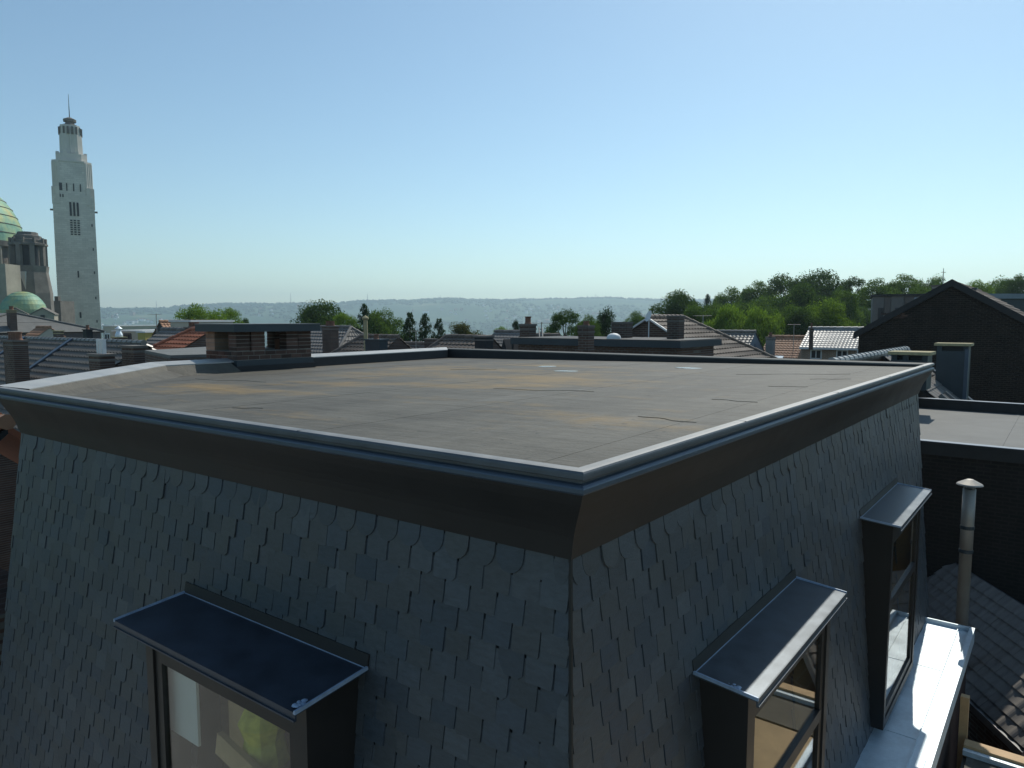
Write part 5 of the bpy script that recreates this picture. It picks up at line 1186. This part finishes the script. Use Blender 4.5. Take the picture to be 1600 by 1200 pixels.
TREES = [
 ('leafy_tree', 'bright green round tree between the tower and the wide chimney', 'lime', 316, 473, 92, 72), ('leafy_tree', 'right hand bright green crown overlapping the round tree by the tower', 'lime', 352, 479, 56, 76),
 ('small_tree', 'tiny dark round tree just above the wide chimney cap', 'oak2', 383, 497, 18, 95),
 ('leafy_tree', 'dark broad tree rising behind the square chimney', 'oak2', 498, 473, 92, 80), ('leafy_tree', 'lighter tree tucked against the right side of the dark broad tree', 'lime', 540, 487, 46, 74),
 ('leafy_tree', 'full green tree behind the slim vent pole', 'oak', 597, 480, 72, 74), ('fir_tree', 'slim dark fir whose spire stands behind the vent pole', 'fir', 569, 474, 40, 66),
 ('fir_tree', 'leftmost dark conifer of the row left of the roof corner', 'fir', 640, 487, 42, 60), ('fir_tree', 'middle dark conifer of the row left of the roof corner', 'fir', 664, 489, 40, 60), ('fir_tree', 'rightmost and lowest dark conifer of the row left of the roof corner', 'fir', 686, 497, 36, 60),
 ('leafy_tree', 'bronze tinged bushy tree right of the conifers', 'bronze', 728, 504, 62, 70), ('leafy_tree', 'small bright bush behind the pale tiled slope', 'lime', 788, 509, 40, 85), ('fir_tree', 'small dark upright conifer left of the slender brick chimney', 'column', 806, 502, 20, 80),
 ('airy_tree', 'airy dark tree between the two red brick chimneys', 'open2', 884, 483, 58, 52), ('airy_tree', 'small lighter airy tree right behind the banded chimney', 'open', 918, 492, 40, 62),
 ('column_tree', 'dark columnar tree right of the banded chimney', 'column', 946, 486, 46, 64), ('leafy_tree', 'low green tree left of the dark columnar tree', 'oak', 932, 495, 34, 72), ('leafy_tree', 'pale distant tree left of the satellite dish', 'open', 997, 487, 44, 95),
 ('leafy_tree', 'dark dense tree behind the satellite dish', 'oak2', 1058, 457, 84, 84), ('leafy_tree', 'brighter green tree right of the chimney on the flat roof', 'oak', 1092, 473, 70, 72), ('fir_tree', 'small pointed dark tree left of the tall wood', 'fir', 1106, 459, 26, 110),
 ('leafy_tree', 'first tall hazy tree of the wood from the left', 'open', 1146, 450, 66, 125), ('leafy_tree', 'second tall tree of the wood from the left', 'open', 1187, 440, 60, 120), ('leafy_tree', 'third tall tree of the wood with rounded top', 'open2', 1225, 428, 74, 118),
 ('leafy_tree', 'tallest broad dark tree at the top of the wood', 'oak2', 1276, 425, 92, 115), ('airy_tree', 'thin airy tree right of the tallest tree', 'open2', 1333, 432, 44, 110),
 ('airy_tree', 'airy tree left of the brown panelled block', 'open', 1372, 436, 66, 100), ('airy_tree', 'airy tree above the brown panelled block', 'open', 1412, 430, 66, 105), ('leafy_tree', 'dense round tree top left of the brick gable apex', 'oak', 1456, 429, 60, 110),
 ('leafy_tree', 'low bright tree top just right of the gable apex', 'lime', 1518, 436, 70, 105), ('leafy_tree', 'hazy green tree top above the dark flat block', 'oak', 1560, 432, 74, 112), ('airy_tree', 'airy tree at the far right edge of the picture', 'open2', 1592, 429, 60, 100), ('leafy_tree', 'low filler tree between panelled block and gable', 'oak', 1436, 445, 60, 95),
 ('willow_tree', 'left drooping willow behind the grey gable', 'willow', 1142, 478, 76, 66), ('willow_tree', 'right drooping willow above the grey gable', 'willow', 1186, 482, 76, 64), ('leafy_tree', 'dark tree under the tallest tree in the wood', 'oak2', 1250, 446, 90, 92), ('leafy_tree', 'medium green tree right of the willows', 'oak', 1228, 472, 80, 74),
 ('leafy_tree', 'bright full tree behind the glazed roof', 'lime', 1292, 464, 88, 72), ('leafy_tree', 'rounded dark tree at the right end of the wood', 'oak', 1314, 449, 66, 90), ('leafy_tree', 'deep green tree behind the orange roof', 'oak2', 1255, 482, 66, 70), ('leafy_tree', 'green tree filling behind the left willow', 'oak', 1165, 468, 80, 90), ('leafy_tree', 'dark understorey tree below the airy trees', 'oak2', 1350, 482, 60, 95), ('leafy_tree', 'dense middle tree between second and third tall trees', 'oak', 1205, 456, 80, 100), ('leafy_tree', 'mid height tree between the dish tree and the wood', 'oak', 1122, 470, 60, 95),
 ('shrub_tree', 'small leafy tree beside the low copper apse dome', 'lime', 64, 497, 36, 130)]
for t_ in TREES: tree(*t_)

# ------------------------------------------------------------------ far town and woods
def town():
    rng = random.Random(11); W, Rr = MB(), MB(); mb = MB()
    for _ in range(1700):
        az = rng.uniform(-.72, .72); r = rng.choice((rng.uniform(1500, 2600), rng.uniform(2400, 3900)))
        x, y = r * math.sin(az), r * math.cos(az)
        if math.sin(x * .004 + 1) + math.sin(y * .006 + x * .002) < rng.uniform(-.7, 1.3): continue
        z = ground_z(x, y); w_, d_, h_ = rng.uniform(7, 15), rng.uniform(7, 12), rng.uniform(5, 9)
        if rng.random() < .05: w_, d_, h_ = w_ * 2.2, d_ * 1.5, h_ * 1.8
        a = rng.uniform(0, 3.14); X, Yd = V(math.cos(a), math.sin(a), 0), V(-math.sin(a), math.cos(a), 0); c = V(x, y, z)
        mb.cur = 0 if rng.random() < .7 else 1; mb.box(c + UP * h_ / 2, (w_, d_, h_ + 3), (X, Yd, UP)); mb.cur = rng.choice((2, 2, 3))
        lo_ = [c + X * sx * w_ * .53 + Yd * sy * d_ * .53 + UP * (h_ + 1.5) for sx, sy in ((-1, -1), (1, -1), (1, 1), (-1, 1))]; r0, r1 = c - X * w_ * .53 + UP * (h_ + 5), c + X * w_ * .53 + UP * (h_ + 5)
        mb.face([lo_[0], lo_[1], r1, r0]); mb.face([lo_[2], lo_[3], r0, r1]); mb.face([lo_[3], lo_[0], r0]); mb.face([lo_[1], lo_[2], r1])
    mb.build('distant_town', [M('far_white_walls', (.82, .80, .76), .9, 0, .15, .01, .1), M('far_brick_walls', (.28, .19, .14), .9, 0, .2, .01, .1), M('far_red_roofs', (.20, .11, .08), .9, 0, .2, .01, .1), M('far_slate_roofs', (.11, .11, .12), .9, 0, .2, .01, .1)],
             label='pale scattered houses of the town across the valley', cat='town', kind='stuff')
town()
def woods():
    rng = np.random.default_rng(5); N = 15000; az = rng.uniform(-.78, .78, N); r = np.where(rng.random(N) < .22, rng.uniform(4250, 4750, N), rng.uniform(1300, 4500, N))
    base = []
    for k in range(6): base.append((math.cos(k * 1.047), math.sin(k * 1.047), 0))
    V_, F_ = [], []
    for a, rr in zip(az, r):
        x, y = rr * math.sin(a), rr * math.cos(a)
        if math.sin(x * .0035) * math.sin(y * .0041 + x * .001) < -.25: continue
        z = ground_z(x, y); w_ = rng.uniform(6, 13); h = rng.uniform(8, 15); i = len(V_); j = rng.uniform(.75, 1.25, 13)
        for q, (f, g) in enumerate(((.75, .15), (1.0, .5))):
            for k in range(6): V_.append((x + base[k][0] * w_ * f * j[q * 6 + k], y + base[k][1] * w_ * f * j[q * 6 + k], z + h * g))
        V_.append((x, y, z + h * j[12]))
        for k in range(6): n_ = (k + 1) % 6; F_ += [(i + k, i + n_, i + 6 + n_, i + 6 + k), (i + 6 + k, i + 6 + n_, i + 12)]
    mb = MB(); mb.v = V_; mb.f = F_; mb.mi = [0] * len(F_)
    m, t, b = nt('far_foliage'); setp(b, .95, 0, .1); g = node(t, 'ShaderNodeNewGeometry').outputs['Random Per Island']; t.links.new(mixc(t, g, (.030, .075, .040), (.070, .13, .060)), b.inputs['Base Color'])
    mb.build('distant_woods', m, label='wooded slopes of the far hills', cat='woods', kind='stuff')
woods()
for i, (px, yt, yb, lab) in enumerate(((454, 458, 480, 'thin mast on the far hills left of the dark broad tree'), (574, 459, 478, 'thin mast on the far hills above the slim fir'), (688, 462, 472, 'short mast on the highest knoll of the far hills'), (931, 460, 474, 'thin mast on the far hills right of centre'), (244, 470, 486, 'thin mast on the far hills right of the tower'))):
    p = at(px, yt, 4300); q = ground_z(p.x, p.y); mb = MB(); mb.tube((p.x, p.y, q - 3), (p.x, p.y, p.z), 2.0, 1.0, 6); one('radio_mast', lab, 'mast', mb, MAT['zinc_dull'], (p.x, p.y, q - 3), 'masts on the far hills')

# ------------------------------------------------------------------ haze over the valley
mb = MB(); mb.hexa([V(x, y, z) for z in (-130, 225) for x, y in ((-5750, -5750), (5750, -5750), (5750, 5750), (-5750, 5750))])
hm = bpy.data.materials.new('valley_haze'); hm.use_nodes = True; t = hm.node_tree; t.nodes.clear()
pv = node(t, 'ShaderNodeVolumePrincipled'); pv.inputs['Color'].default_value = (.70, .90, 1.0, 1); pv.inputs['Density'].default_value = .00024; pv.inputs['Anisotropy'].default_value = .4
out = node(t, 'ShaderNodeOutputMaterial'); t.links.new(pv.outputs[0], out.inputs['Volume'])
mb.build('haze', hm, kind='stuff', label='thin blue summer haze filling the valley air', cat='haze')
